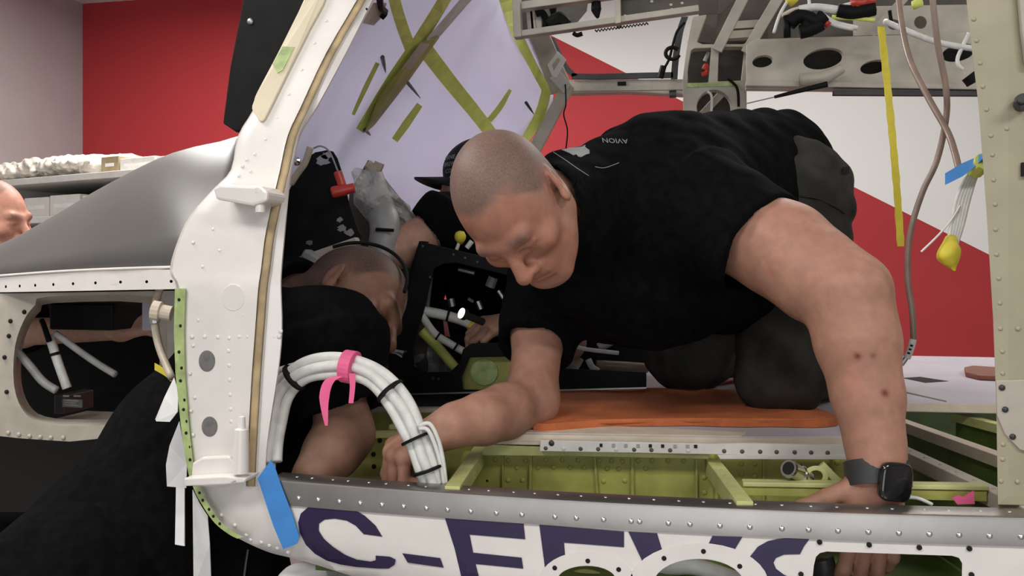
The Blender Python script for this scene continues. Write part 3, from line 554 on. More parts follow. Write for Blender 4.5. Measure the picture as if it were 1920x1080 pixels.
# ---------------------------------------------------------------- bodies: smooth-blended solids turned into one surface
class SDF:
    def __init__(s): s.it = []; s.disp = None; s.dmax = 0.0
    def cap(s, a, b, ra, rb, k=.03, op='u', flat=False):
        a, b = np.asarray(a, float), np.asarray(b, float); s.it.append(('n' if flat else 'c', a, b, ra, rb, k, op, (a + b) / 2, np.linalg.norm(b - a) / 2 + max(ra, rb))); return s
    def chain(s, pts, rs, k=.03):
        for i in range(len(pts) - 1): s.cap(pts[i], pts[i + 1], rs[i], rs[i + 1], k)
        return s
    def ell(s, c, r, R=None, k=.03, op='u'):
        c = np.asarray(c, float); R = np.eye(3) if R is None else np.asarray(R, float); s.it.append(('e', c, R, np.asarray(r, float), 0, k, op, c, max(r))); return s
    @staticmethod
    def one(it, P):
        if it[0] == 'e':
            q = (P - it[1]) @ it[2].T; k0 = np.linalg.norm(q / it[3], axis=-1); k1 = np.linalg.norm(q / it[3] ** 2, axis=-1) + 1e-9
            return k0 * (k0 - 1) / k1
        a, b, ra, rb = it[1:5]; ab = b - a; L = ab @ ab + 1e-12; t = ((P - a) @ ab) / L; tc = np.clip(t, 0, 1)
        if it[0] == 'c': return np.linalg.norm(P - a - tc[..., None] * ab, axis=-1) - (ra + (rb - ra) * tc)
        d = np.linalg.norm(P - a - t[..., None] * ab, axis=-1) - (ra + (rb - ra) * tc)
        return np.maximum(d, np.maximum(-t, t - 1) * math.sqrt(L))
    @staticmethod
    def comb(d, e, k, op):
        if op == 'u': h = np.clip(.5 + .5 * (d - e) / k, 0, 1); return d + (e - d) * h - k * h * (1 - h)
        if op == 's': h = np.clip(.5 - .5 * (d + e) / k, 0, 1); return d + (-e - d) * h + k * h * (1 - h)
    def ev(s, P):
        d = np.full(P.shape[:-1], 9.0)
        for it in s.it: d = s.comb(d, s.one(it, P), it[5], it[6])
        return d
    def mesh(s, h):
        lo = np.min([i[7] - i[8] for i in s.it if i[6] == 'u'], 0) - .02 - s.dmax; hi = np.max([i[7] + i[8] for i in s.it if i[6] == 'u'], 0) + .02 + s.dmax
        bs = 8; nb = np.ceil((hi - lo) / (h * bs)).astype(int)
        g = np.stack(np.meshgrid(*[np.arange(n) for n in nb], indexing='ij'), -1).reshape(-1, 3)
        cen = lo + (g + .5) * h * bs; rad = h * bs * .866
        dc = np.concatenate([s.ev(c) for c in np.array_split(cen, max(1, len(cen) // 40000))])
        g = g[np.abs(dc) < rad * 1.5 + s.dmax]; cen = lo + (g + .5) * h * bs
        NC = nb * bs + 2
        off = np.stack(np.meshgrid(*[np.arange(9)] * 3, indexing='ij'), -1)
        ids, vps, edg = [], [], []
        for ch in np.array_split(np.arange(len(g)), max(1, len(g) // 500)):
            gb = g[ch]; P = lo + (gb[:, None, None, None, :] * bs + off) * h; d = np.full(P.shape[:-1], 9.0)
            for it in s.it:
                sel = np.linalg.norm(cen[ch] - it[7], axis=1) < it[8] + rad + 2.5 * it[5]
                if sel.any(): d[sel] = s.comb(d[sel], s.one(it, P[sel]), it[5], it[6])
            if s.disp is not None: d = d + s.disp(P)
            neg = d < 0
            acc = np.zeros(d[:, :8, :8, :8].shape + (3,)); cnt = np.zeros(d[:, :8, :8, :8].shape)
            for ax in range(3):
                for u in (0, 1):
                    for v in (0, 1):
                        o = [0, 0, 0]; o[(ax + 1) % 3] = u; o[(ax + 2) % 3] = v; e = list(o); e[ax] = 1
                        A = d[:, o[0]:o[0] + 8, o[1]:o[1] + 8, o[2]:o[2] + 8]; B = d[:, e[0]:e[0] + 8, e[1]:e[1] + 8, e[2]:e[2] + 8]
                        m_ = (A < 0) != (B < 0); t = np.where(m_, A / np.where(m_, A - B, 1), 0)
                        cnt += m_
                        for k in range(3): acc[..., k] += m_ * (o[k] + (t if k == ax else 0))
            act = np.argwhere(cnt > 0); c_ = acc[cnt > 0] / cnt[cnt > 0][:, None]
            cell = gb[act[:, 0]] * bs + act[:, 1:]
            ids.append((cell[:, 0] * NC[1] + cell[:, 1]) * NC[2] + cell[:, 2]); vps.append(lo + (cell + c_) * h)
            for ax in range(3):
                sl = [slice(0, 8)] * 3; s2 = list(sl); s2[ax] = slice(1, 9)
                A = neg[:, sl[0], sl[1], sl[2]]; B = neg[:, s2[0], s2[1], s2[2]]
                w = np.argwhere(A != B)
                if len(w):
                    cell = gb[w[:, 0]] * bs + w[:, 1:]; edg.append((ax, cell, A[w[:, 0], w[:, 1], w[:, 2], w[:, 3]]))
        ids = np.concatenate(ids); vps = np.concatenate(vps); o = np.argsort(ids); ids = ids[o]; vps = vps[o]
        F = []
        for ax, cell, a in edg:
            u, v = (ax + 1) % 3, (ax + 2) % 3; q = []
            for du, dv in ((1, 1), (0, 1), (0, 0), (1, 0)):
                c = cell.copy(); c[:, u] -= du; c[:, v] -= dv; lid = (c[:, 0] * NC[1] + c[:, 1]) * NC[2] + c[:, 2]
                ix = np.clip(np.searchsorted(ids, lid), 0, len(ids) - 1); q.append(np.where(ids[ix] == lid, ix, -1))
            q = np.stack(q, 1); q = np.where(a[:, None], q, q[:, ::-1]); F.append(q[(q >= 0).all(1)])
        return vps, np.concatenate(F)
def mkfast(name, v, f, material, parent=None, col=None, **kw):
    base = np.array([(v[:, 0].min() + v[:, 0].max()) / 2, (v[:, 1].min() + v[:, 1].max()) / 2, v[:, 2].min()])
    me = bpy.data.meshes.new(name); me.vertices.add(len(v)); me.vertices.foreach_set('co', (v - base).astype(np.float32).ravel())
    me.loops.add(f.size); me.loops.foreach_set('vertex_index', f.astype(np.int32).ravel()); me.polygons.add(len(f))
    me.polygons.foreach_set('loop_start', np.arange(0, f.size, 4, dtype=np.int32)); me.update(calc_edges=True)
    me.polygons.foreach_set('use_smooth', np.ones(len(f), bool))
    if col is not None:
        a = me.attributes.new('tone', 'FLOAT_COLOR', 'POINT'); a.data.foreach_set('color', col.astype(np.float32).ravel())
    me.materials.append(M[material]); o = bpy.data.objects.new(name, me); COL.objects.link(o); place(o, parent, base)
    return tag(o, **kw)
def sstep(a, b, x): t = np.clip((x - a) / (b - a), 0, 1); return t * t * (3 - 2 * t)
def skinmat(name, hair, rough=.55):
    m = bpy.data.materials.new(name); m.use_nodes = True; nt = m.node_tree; N = nt.nodes; L = nt.links; b = N['Principled BSDF']
    b.inputs['Roughness'].default_value = rough; b.inputs['Specular IOR Level'].default_value = .35
    b.inputs['Subsurface Weight'].default_value = .12; b.inputs['Subsurface Radius'].default_value = (.010, .004, .002); b.inputs['Subsurface Scale'].default_value = .6
    at = N.new('ShaderNodeAttribute'); at.attribute_name = 'tone'; tc = N.new('ShaderNodeTexCoord')
    def noi(sc, det=4):
        n = N.new('ShaderNodeTexNoise'); n.inputs['Scale'].default_value = sc; n.inputs['Detail'].default_value = det; L.new(tc.outputs['Object'], n.inputs['Vector']); return n
    n1 = noi(55); r1 = N.new('ShaderNodeMapRange'); r1.inputs[1].default_value = .3; r1.inputs[2].default_value = .7; r1.inputs[3].default_value = .86; r1.inputs[4].default_value = 1.1; L.new(n1.outputs['Fac'], r1.inputs[0])
    mu = N.new('ShaderNodeMix'); mu.data_type = 'RGBA'; mu.blend_type = 'MULTIPLY'; mu.inputs[0].default_value = 1; L.new(at.outputs['Color'], mu.inputs[6]); L.new(r1.outputs[0], mu.inputs[7])
    n2 = noi(420, 6); r2 = N.new('ShaderNodeMapRange'); r2.inputs[1].default_value = .35; r2.inputs[2].default_value = .65; r2.inputs[3].default_value = .58; r2.inputs[4].default_value = .92; L.new(n2.outputs['Fac'], r2.inputs[0])
    mh = N.new('ShaderNodeMath'); mh.operation = 'MULTIPLY'; L.new(at.outputs['Alpha'], mh.inputs[0]); L.new(r2.outputs[0], mh.inputs[1])
    mx = N.new('ShaderNodeMix'); mx.data_type = 'RGBA'; L.new(mh.outputs[0], mx.inputs[0]); L.new(mu.outputs[2], mx.inputs[6]); mx.inputs[7].default_value = (*hair, 1)
    L.new(mx.outputs[2], b.inputs['Base Color'])
    bp = N.new('ShaderNodeBump'); bp.inputs['Strength'].default_value = .25; bp.inputs['Distance'].default_value = .0012; n3 = noi(330, 5); L.new(n3.outputs['Fac'], bp.inputs['Height']); L.new(bp.outputs['Normal'], b.inputs['Normal'])
    M[name] = m
skinmat('skin_fair', (.105, .082, .072)); skinmat('skin_tan', (.018, .014, .012)); skinmat('skin_other', (.05, .035, .03))
def head(s, o, R, sc=1.0, neck=None, nr=.058, eart=.25):   # R rows: left, forward, up
    W_ = lambda x, y, z: o + sc * (np.array([x, y, z]) @ R)
    E = lambda c, r, k=.02, op='u': s.ell(W_(*c), np.array(r) * sc, R, k * sc, op)
    K_ = lambda a, b, ra, rb, k=.012, op='u': s.cap(W_(*a), W_(*b), ra * sc, rb * sc, k * sc, op)
    E((0, -.014, .034), (.076, .098, .090)); E((0, .03, -.02), (.066, .062, .088), .03)
    E((0, .040, -.072), (.052, .050, .045), .03); E((0, .083, -.098), (.021, .018, .017), .02)
    for q in (-1, 1):
        K_((q * .056, -.004, -.055), (q * .022, .076, -.095), .018, .017, .03)
        E((q * .046, .064, -.018), (.021, .022, .018), .02)
    if neck is not None: s.cap(W_(0, -.028, -.03), neck, .062 * sc, nr, .03)
    K_((-.038, .080, .026), (-.010, .086, .022), .013, .0125, .012); K_((.038, .080, .026), (.010, .086, .022), .013, .0125, .012)
    for q in (-1, 1):
        E((q * .033, .107, .002), (.018, .021, .0125), .012, 's'); E((q * .032, .077, .003), (.0145, .013, .0125), .006)
        K_((q * .019, .090, .0075), (q * .045, .083, .006), .0032, .003, .004); K_((q * .018, .089, -.008), (q * .043, .083, -.007), .0028, .0025, .005)
    K_((0, .088, .016), (0, .117, -.026), .0085, .0125, .012); E((0, .119, -.03), (.012, .011, .0095), .008)
    for q in (-1, 1):
        E((q * .0135, .103, -.034), (.0085, .011, .008), .006); E((q * .0065, .110, -.0425), (.004, .006, .004), .003, 's')
        K_((q * .022, .09, -.035), (q * .034, .078, -.062), .003, .002, .008, 's')
    E((0, .090, -.058), (.03, .017, .024), .016)
    K_((-.021, .0955, -.0575), (.021, .0955, -.0575), .0055, .0055, .006); K_((-.018, .0965, -.0695), (.018, .0965, -.0695), .0065, .0065, .006)
    K_((-.024, .104, -.0632), (.024, .104, -.0632), .0026, .0026, .003, 's'); K_((-.018, .105, -.081), (.018, .105, -.081), .005, .005, .012, 's')
    ct, st = math.cos(eart), math.sin(eart)
    for q in (-1, 1):
        n0 = nrm(R[0] * q * .92 - R[1] * .38); y0 = nrm(R[1] * .92 + R[0] * q * .38); Re = np.array([n0, y0 * ct + R[2] * st, R[2] * ct - y0 * st]); e0 = W_(q * .081, -.016, -.004)
        X = lambda x, y, z: e0 + sc * (np.array([x, y, z]) @ Re); A = lambda r: np.array(r) * sc
        s.ell(X(0, 0, 0), A([.0062, .0185, .032]), Re, .005 * sc); s.ell(X(-.002, .009, -.024), A([.006, .010, .011]), Re, .006 * sc)
        s.ell(X(.0068, .003, .004), A([.0052, .0105, .0195]), Re, .004 * sc, 's'); s.ell(X(.002, .012, -.003), A([.004, .005, .008]), Re, .003 * sc)
def headcol(v, o, R, sc, skin, hairline=.082, dens=.8, red=1.0, side=.02):
    p = (v - o) @ R.T / sc; x, y, z = p.T; n = len(v); near = np.linalg.norm(p, axis=1) < .19
    col = np.tile(np.array(skin, float), (n, 1))
    def tint(m_, c): col[:] = col * (1 - m_[:, None]) + np.array(c) * m_[:, None]
    sk = np.array(skin)
    g = lambda c, r: np.exp(-(((x - c[0]) / r[0]) ** 2 + ((y - c[1]) / r[1]) ** 2 + ((z - c[2]) / r[2]) ** 2)) * near
    tint(.5 * red * np.clip(g((0, .115, -.03), (.018, .02, .018)) + g((.045, .07, -.022), (.022, .03, .02)) + g((-.045, .07, -.022), (.022, .03, .02)), 0, 1), sk * (1.05, .72, .68))
    tint(.6 * red * np.clip(g((.083, -.012, 0), (.012, .025, .04)) + g((-.083, -.012, 0), (.012, .025, .04)), 0, 1), sk * (1.0, .68, .62))
    tint(.55 * np.clip(g((0, .1, -.063), (.026, .016, .011)), 0, 1), sk * (.85, .52, .5))
    tint(.55 * np.clip(g((.032, .09, -.001), (.017, .014, .0032)) + g((-.032, .09, -.001), (.017, .014, .0032)), 0, 1), sk * (.32, .25, .25)); tint(.6 * np.clip(g((0, .1, -.0632), (.024, .02, .0025)), 0, 1), sk * (.35, .22, .22))
    tint(.75 * red * near * sstep(.02, .06, y) * (1 - sstep(.07, .1, z)), sk * (.98, .82, .78))
    tint(.35 * red * near * sstep(.05, .1, z) * (np.abs(x) < .06), sk * (1.0, .78, .76))
    line = np.where(y > .045, hairline - .25 * np.maximum(0, np.abs(x) - .03), np.where(y > .0, side + (hairline - side) * sstep(.005, .06, y), -.012 - .04 * sstep(.0, -.05, y)))
    ear = np.exp(-((y + .014) / .022) ** 2 - ((z + .002) / .036) ** 2) * (np.abs(x) > .073)
    hair = sstep(-.006, .012, z - line) * near * (1 - ear) * dens
    soft = .5 * np.clip(g((.05, .05, .075), (.022, .03, .02)) + g((-.05, .05, .075), (.022, .03, .02)), 0, 1); hair = hair * (1 - soft)
    brow = np.clip(g((.033, .092, .030), (.022, .024, .0075)) + g((-.033, .092, .030), (.022, .024, .0075)), 0, 1) * .9
    stub = .22 * np.clip(g((0, .085, -.085), (.055, .06, .032)), 0, 1) * (1 - np.clip(g((0, .1, -.063), (.026, .016, .009)), 0, 1))
    return np.concatenate([col, np.clip(np.maximum(np.maximum(hair, brow), stub), 0, 1)[:, None]], 1)
def hand(s, w, y, z, q, curl, thumb=(.75, .62, -.25), tb=(.3, .35), sc=1.0, spread=.0):   # wrist, finger dir, back-of-hand dir, thumb side sign
    y = nrm(y); z = np.asarray(z, float); z = nrm(z - y * (z @ y)); x = np.cross(y, z) * q; w = np.asarray(w, float)
    T = lambda a, b, c: w + sc * (a * x + b * y + c * z)
    s.ell(T(0, .05, 0), np.array([.038, .05, .0165]) * sc, np.array([x, y, z]), .015)
    s.cap(w, T(0, .04, 0), .029 * sc, .024 * sc, .02)
    s.ell(T(.024, .036, -.010), np.array([.017, .03, .016]) * sc, np.array([x, y, z]), .012)
    FX = [.030, .010, -.011, -.030]; FY = [.090, .094, .089, .078]; LN = [(.043, .026, .021), (.047, .030, .022), (.044, .028, .021), (.034, .021, .019)]
    for i in range(4):
        s.cap(T(FX[i] * .6, .03, .002), T(FX[i], FY[i], .002), .012 * sc, .0115 * sc, .012)
        p = T(FX[i], FY[i], .002); a = 0.0; r = [.0105, .0093, .0087, .0075] if i < 3 else [.0092, .0082, .0077, .0066]
        c = curl[i] if isinstance(curl[0], (list, tuple)) else curl
        sp = spread * (1.5 - i)
        for j in range(3):
            a += c[j]; d = nrm(math.cos(a) * y - math.sin(a) * z + sp * x); p2 = p + d * LN[i][j] * sc
            s.cap(p, p2, r[j] * sc, r[j + 1] * sc, .0045); p = p2
    p = T(.024, .022, -.006); d = nrm(thumb[0] * x + thumb[1] * y + thumb[2] * z); L3 = (.045, .033, .026); r = (.0145, .0115, .0105, .0085)
    for j in range(3):
        p2 = p + d * L3[j] * sc; s.cap(p, p2, r[j] * sc, r[j + 1] * sc, .008 if j == 0 else .005); p = p2
        if j < 2: d = nrm(d * math.cos(tb[j]) + (-.75 * x + .65 * y * 0 - .4 * z) * math.sin(tb[j]) * 1.0)
def KC(x, y, d): return EYE + x * RT + y * UPV + d * FW
def folds(seed, amp, f0=22.0):
    r_ = np.random.default_rng(seed); ks = r_.normal(size=(5, 3)); ks /= np.linalg.norm(ks, axis=1)[:, None]; ph = r_.uniform(0, 6.28, 5); wv = r_.normal(size=(3, 3)) * 7
    def fn(P):
        q = P + .02 * np.sin(P @ wv.T + ph[:3]); d = 0
        for i in range(5):
            sN = np.sin(q @ (ks[i] * f0 * (1 + .35 * i)) + ph[i]); d = d - amp / (1 + .5 * i) * np.abs(sN) ** 1.5 * .8
        return d + amp
    return fn
FAIR = (.375, .190, .132); TAN = (.23, .125, .085)
# ================================================================ the man kneeling in the cabin
Ls, Rs = KC(.325, .085, 1.42), KC(.084, -.02, 1.68)
Le, Re_ = C(1592, 552, 1.225), C(996, 752, 1.48)
Lw, Rw = C(1647, 884, 1.165), C(852, 797, 1.325)
nb_ = KC(.115, .085, 1.43)
ho = C(966, 386, 1.26); HS = .92
c_ = V(-.62, .39, .67); f_ = V(-.03, -.86, .49); HR = np.array([nrm(np.cross(c_, f_)), f_, c_]); HR[2] = nrm(np.cross(HR[1], HR[0]))
b_ = SDF()
head(b_, ho, HR, HS, nb_, .060, .75)
b_.cap(nb_, KC(.25, .09, 1.56), .07, .11, .04); b_.cap(KC(.25, .09, 1.56), KC(.57, .18, 1.83), .12, .11, .05)
b_.cap(KC(.2, .07, 1.54), Ls, .09, .075, .05); b_.cap(KC(.2, .04, 1.58), Rs, .09, .06, .05)
b_.chain([Ls, C(1470, 470, 1.32), C(1535, 520, 1.265), Le], [.075, .070, .064, .054], .03)
b_.chain([Le, C(1607, 640, 1.212), C(1627, 745, 1.195), C(1641, 835, 1.178), Lw], [.051, .053, .043, .0335, .0305], .03)
b_.ell(C(1628, 532, 1.252), (.026, .03, .03), k=.03)
b_.chain([Rs, KC(.050, -.12, 1.58), Re_], [.056, .046, .043], .03)
b_.chain([Re_, C(945, 772, 1.40), C(905, 785, 1.35), Rw], [.043, .040, .036, .028], .03)
for hp_, kn_, an_ in [(KC(.58, .16, 1.72), KC(.505, -.205, 1.58), KC(.775, -.19, 1.87)), (KC(.585, .195, 1.95), KC(.385, -.205, 1.88), KC(.64, -.19, 2.16))]:
    b_.cap(KC(.57, .18, 1.83), hp_, .1, .08, .04); b_.chain([hp_, kn_, an_], [.07, .035, .03], .02)
hand(b_, Lw, V(-.10, -1, .02), V(.1, .0, 1), 1, [(.15, .5, .4), (.1, .5, .4), (.1, .5, .4), (.15, .5, .4)], (.85, .45, -.1), (.1, .2), 1.04, .05)
hand(b_, Rw, V(-.90, -.42, .12), V(-.38, .88, .20), 1, [(.95, 1.15, .6), (1.05, 1.2, .6), (1.1, 1.25, .7), (1.15, 1.3, .7)], (.62, .75, -.45), (.25, .3), 1.12, .04)
v, f = b_.mesh(.0028)
col = headcol(v, ho, HR, HS, FAIR, .086, 1.0)
def spot(v, col, p, r, c):
    m_ = np.exp(-((np.linalg.norm(v - p, axis=1) / r) ** 2)); col[:, :3] = col[:, :3] * (1 - m_[:, None]) + np.array(c) * m_[:, None]
MAN = mkfast('person', v, f, 'skin_fair', None, col, label='man in black t-shirt kneeling on the orange pad and leaning on his watch arm', cat='person')
def hitmap(v, f):
    from mathutils.bvhtree import BVHTree
    return BVHTree.FromPolygons([tuple(p) for p in v], [tuple(int(i) for i in q) for q in f])
def onto(bvh, a, b, off=.001):
    d = FW + RT * ((a - 960) / FPX) + UPV * ((HZ - b) / FPX); h = bvh.ray_cast(Vector(tuple(EYE)), Vector(tuple(nrm(d))))
    if h[0] is None: return None
    n = np.array(h[1]); n = n if n @ d < 0 else -n
    return np.array(h[0]) + n * off
# spots and scabs on the forearm
bvb = hitmap(v, f)
at_ = MAN.data.attributes['tone']; arr = np.empty(len(v) * 4, np.float32); at_.data.foreach_get('color', arr); arr = arr.reshape(-1, 4)
for a, b, r_, cc in [(1608, 668, .005, (.16, .02, .02)), (1637, 667, .004, (.25, .08, .06)), (1659, 737, .0055, (.14, .02, .02)), (1448, 510, .005, (.42, .15, .11)), (1600, 715, .016, (.42, .19, .14))]:
    h_ = onto(bvb, a, b, 0)
    if h_ is not None: spot(v, arr, h_, r_, cc)
at_.data.foreach_set('color', arr.ravel())
# shirt
t_ = SDF(); t_.disp = folds(3, .0065, 26); t_.dmax = .016
t_.cap(KC(.53, .18, 1.80), KC(.28, .115, 1.58), .150, .160, .05); t_.cap(KC(.27, .118, 1.57), KC(.115, .110, 1.435), .148, .088, .05)
t_.ell(KC(.40, .02, 1.66), (.17, .16, .15), k=.06); t_.ell(KC(.24, -.02, 1.56), (.17, .15, .13), k=.06)
t_.cap(KC(.21, .07, 1.54), Ls, .12, .092, .05); t_.cap(KC(.19, .03, 1.58), Rs, .12, .085, .05)
Lse = C(1424, 462, 1.345)
t_.cap(Ls - (Lse - Ls) * .3, Lse, .102, .0905, .03, flat=True)
Rse = C(1004, 648, 1.558); t_.cap(Rs, Rse, .088, .069, .03, flat=True)
dL, dR = nrm(Lse - Ls), nrm(Rse - Rs)
t_.cap(Lse - dL * .05, Lse + dL * .05, .0785, .0785, .003, 's'); t_.cap(Rse - dR * .04, Rse + dR * .04, .055, .055, .003, 's')
t_.cap(nb_ + (ho - nb_) * .1, nb_ + (ho - nb_) * .56, .086, .076, .03); t_.cap(KC(.11, .0, 1.46), KC(.10, .06, 1.40), .085, .07, .04)
t_.cap(nb_ + (ho - nb_) * .50, ho, .069, .086, .006, 's')
v, f = t_.mesh(.0045)
shirt = mkfast('shirt', v, f, 'cloth_black', MAN)
bvs = hitmap(v, f)
def decal_on(bvh, name, poly, parent, material='print', off=.0012, step=4):
    ok = [p for p in poly if onto(bvh, *p) is not None]
    if len(ok) < 3: return None
    def fn(a, b, d):
        h = onto(bvh, a, b, off - .0008 * d)
        return h if h is not None else onto(bvh, *min(ok, key=lambda q: (q[0] - a) ** 2 + (q[1] - b) ** 2), off - .0008 * d)
    return sheet(ok, [], fn, 0, step).build(name, material, parent)
c8 = lambda l: [(960 + x / 3.273, y / 3.273) for x, y in l]
decal_on(bvs, 'logo', c8([(305, 922), (340, 905), (400, 890), (415, 880), (440, 882), (452, 892), (448, 905), (475, 925), (475, 945), (455, 950), (425, 967), (405, 962), (395, 950), (375, 955), (350, 940)]), shirt)
for l in ([(255, 935), (330, 985), (400, 1035), (470, 1080)], [(510, 1025), (560, 1032), (610, 1018), (655, 1000)]):
    pts = [onto(bvs, *q, .0005) for q in c8(l)]; pts = [p for p in pts if p is not None]
    if len(pts) > 2: MB().tube(pts, .0006, 5, 4).build('seam_piping', 'print', shirt)
def text_mesh(txt, size):
    cu = bpy.data.curves.new('text', 'FONT'); cu.body = txt; cu.size = size; cu.resolution_u = 2; o = bpy.data.objects.new('text', cu); COL.objects.link(o)
    bpy.context.view_layer.update(); me = bpy.data.meshes.new_from_object(o.evaluated_get(bpy.context.evaluated_depsgraph_get()))
    vs = np.array([tuple(q.co) for q in me.vertices]); fs = [list(p.vertices) for p in me.polygons]
    bpy.data.objects.remove(o); bpy.data.curves.remove(cu); bpy.data.meshes.remove(me); return vs, fs
def text_on(bvh, txt, size, org, ux, uy, name, parent, material='print', off=.0014):   # org pixel, ux/uy pixel axes per unit
    vs, fs = text_mesh(txt, size); P = []
    for q in vs:
        h = onto(bvh, org[0] + q[0] * ux[0] + q[1] * uy[0], org[1] + q[0] * ux[1] + q[1] * uy[1], off); P.append(h if h is not None else None)
    if any(p is None for p in P):
        good = [p for p in P if p is not None]
        if not good: return
        fs = [q for q in fs if all(P[i] is not None for i in q)]; P = [p if p is not None else good[0] for p in P]
    mk(name, P, fs, material, parent)
text_on(bvs, 'AVION', 1.0, (1176, 262), (-15.5, -.6), (3.0, 12.5), 'lettering', shirt)
# trousers
p_ = SDF(); p_.disp = folds(11, .0075, 32); p_.dmax = .018
hpL, knL, anL = KC(.555, .135, 1.72), KC(.505, -.192, 1.60), KC(.775, -.195, 1.90); hpR, knR, anR = KC(.565, .165, 1.93), KC(.385, -.192, 1.88), KC(.64, -.195, 2.16)
p_.cap(hpL, hpR, .118, .118, .05); p_.cap(KC(.50, .15, 1.77), KC(.58, .14, 1.84), .13, .115, .05)
p_.chain([hpL, KC(.545, .0, 1.66), knL], [.115, .100, .080], .04); p_.chain([knL, anL], [.078, .062], .03)
p_.chain([hpR, KC(.49, .0, 1.92), knR], [.122, .105, .082], .04); p_.chain([knR, anR], [.078, .062], .03)
v, f = p_.mesh(.005); pants = mkfast('trousers', v, f, 'pants', MAN)
for an, up in ((anL, .10), (anR, .08)):
    d = nrm((anL - knL) * (1, 1, 0)); s_ = SDF(); s_.cap(an + d * .02 + (0, 0, .0), an + d * .09 - (0, 0, .035), .05, .038, .03); s_.ell(an + d * .10 + (0, 0, .03), (.05, .05, .07), k=.03)
    v, f = s_.mesh(.006); mkfast('boot', v, f, 'black', MAN)
bvp = hitmap(*p_.mesh(.008))
decal_on(bvp, 'belt_pouch', [(1526, 246), (1536, 246), (1567, 282), (1562, 290), (1546, 274)], MAN, 'black', .010, 8)
decal_on(bvp, 'pocket_tag', [(1576, 316), (1587, 316), (1587, 327), (1576, 327)], MAN, 'black', .006, 8)
sp_ = [onto(bvp, a, b, .0015) for a, b in [(1500, 368), (1530, 372), (1560, 385), (1582, 400)]]; sp_ = [q for q in sp_ if q is not None]
if len(sp_) > 2: MB().tube(sp_, .0022, 5).build('pocket_seam', 'pants', MAN)
# watch
wax = nrm(Lw - C(1641, 835, 1.178)); wc = C(1645, 890, 1.168)
a1 = nrm(np.cross(wax, V(0, 0, 1))); a2 = nrm(np.cross(a1, wax)); a2 = a2 if a2 @ V(0, 0, 1) > 0 else -a2
rows = []
for i in range(40):
    t = 2 * math.pi * i / 40; r1 = np.array([math.cos(t) * a1 * .0425 + math.sin(t) * a2 * .041]).ravel(); n_ = nrm(r1)
    rows.append([wc + r1 + wax * q * .0165 + n_ * e for q, e in ((-1, -.003), (1, -.003), (1, 0), (-1, 0))])
rows.append(rows[0]); ws = MB().loft(rows, close=True, cap=False).build('wristwatch', 'strap', MAN, auto=.6)
cn = V(.30, .02, .95); cu_ = nrm(-wax - cn * (-wax @ cn)); cr_ = np.cross(cu_, cn); cc = wc + a2 * .0 + cn * .0435 + nrm(cr_) * (1 if cr_ @ RT > 0 else -1) * .003 - RT * .010
rr_ = [(math.copysign(abs(math.cos(t)) ** .5, math.cos(t)), math.copysign(abs(math.sin(t)) ** .5, math.sin(t))) for t in np.linspace(0, 2 * math.pi, 33)[:-1]]
rows = [[cc + cr_ * x * w_ + cu_ * y * w_ * 1.02 + cn * h_ for x, y in rr_] for h_, w_ in ((-.006, .021), (-.004, .0245), (.003, .0255), (.0055, .0237), (.0065, .021), (.0068, .002))]
MB().loft(rows, close=True).build('watch_case', 'glass_black', ws, smooth=True)
MB().lathe(cc + np.abs(1) * nrm(cr_) * .022, cr_, [(0, .003), (.002, .003)], 10).build('watch_crown', 'blackm', ws)

# ================================================================ the man bent in under the pillar
ho2 = C(655, 575, 1.55); f2 = V(.82, -.40, .40); l2 = V(.10, -.70, -.70)
l2 = nrm(l2 - f2 * (l2 @ f2)); H2 = np.array([l2, f2, np.cross(f2, l2)])
nb2 = C(545, 590, 1.62); R2s = C(612, 640, 1.46); R2e = C(648, 815, 1.42); R2w = C(590, 888, 1.34); L2s = C(500, 560, 1.80)
s_ = SDF(); head(s_, ho2, H2, 1.0, nb2, .065)
T0, T1 = C(520, 640, 1.62), C(200, 1082, 1.42)
s_.cap(nb2, T0, .07, .1, .04); s_.cap(T0, T1, .1, .11, .05); s_.cap(T0, R2s, .09, .06, .04); s_.cap(T0, L2s, .09, .06, .04)
s_.chain([R2s, R2e], [.054, .043], .03); s_.chain([R2e, (R2e + R2w) / 2, R2w], [.042, .040, .029], .03)
hand(s_, R2w, V(-.35, -.9, -.1), V(.3, .2, .9), -1, (.4, .5, .3))
for q in (-.1, .1):
    hp2 = T1 + np.array([0, q, 0]); s_.chain([hp2, hp2 * (1, 1, 0) + (.27, q * .2, .55), hp2 * (1, 1, 0) + (.12, q * .3, .09)], [.08, .06, .045], .03)
v, f = s_.mesh(.0035); MAN2 = mkfast('person', v, f, 'skin_tan', None, headcol(v, ho2, H2, 1.0, TAN, .078, .95, .6), label='dark haired man in black bent in behind the white pillar, head down', cat='person')
t_ = SDF(); t_.disp = folds(5, .005, 20); t_.dmax = .012
t_.cap(C(540, 625, 1.62), C(385, 840, 1.53), .135, .145, .05); t_.cap(C(385, 840, 1.53), T1, .145, .165, .05); t_.cap(T0, L2s, .12, .09, .05); t_.cap(T0 + (0, 0, .01), R2s, .13, .098, .05); t_.cap(T0, nb2 + (nb2 - ho2) * .05, .12, .085, .04)
t_.cap(C(400, 930, 1.53), C(462, 1120, 1.5), .10, .085, .05)
R2c = R2s + (R2e - R2s) * .74; t_.cap(R2s, R2c, .095, .070, .03, flat=True); d2 = nrm(R2e - R2s); t_.cap(R2c - d2 * .04, R2c + d2 * .04, .062, .062, .003, 's')
t_.cap(C(605, 560, 1.56), ho2, .088, .098, .01, 's')
v, f = t_.mesh(.006); sh2 = mkfast('shirt', v, f, 'cloth_black', MAN2); bv2 = hitmap(v, f)
zp = [q for q in (onto(bv2, p[0], p[1], .002) for p in [(464, 1030), (461, 1050), (458, 1075), (456, 1100)]) if q is not None]
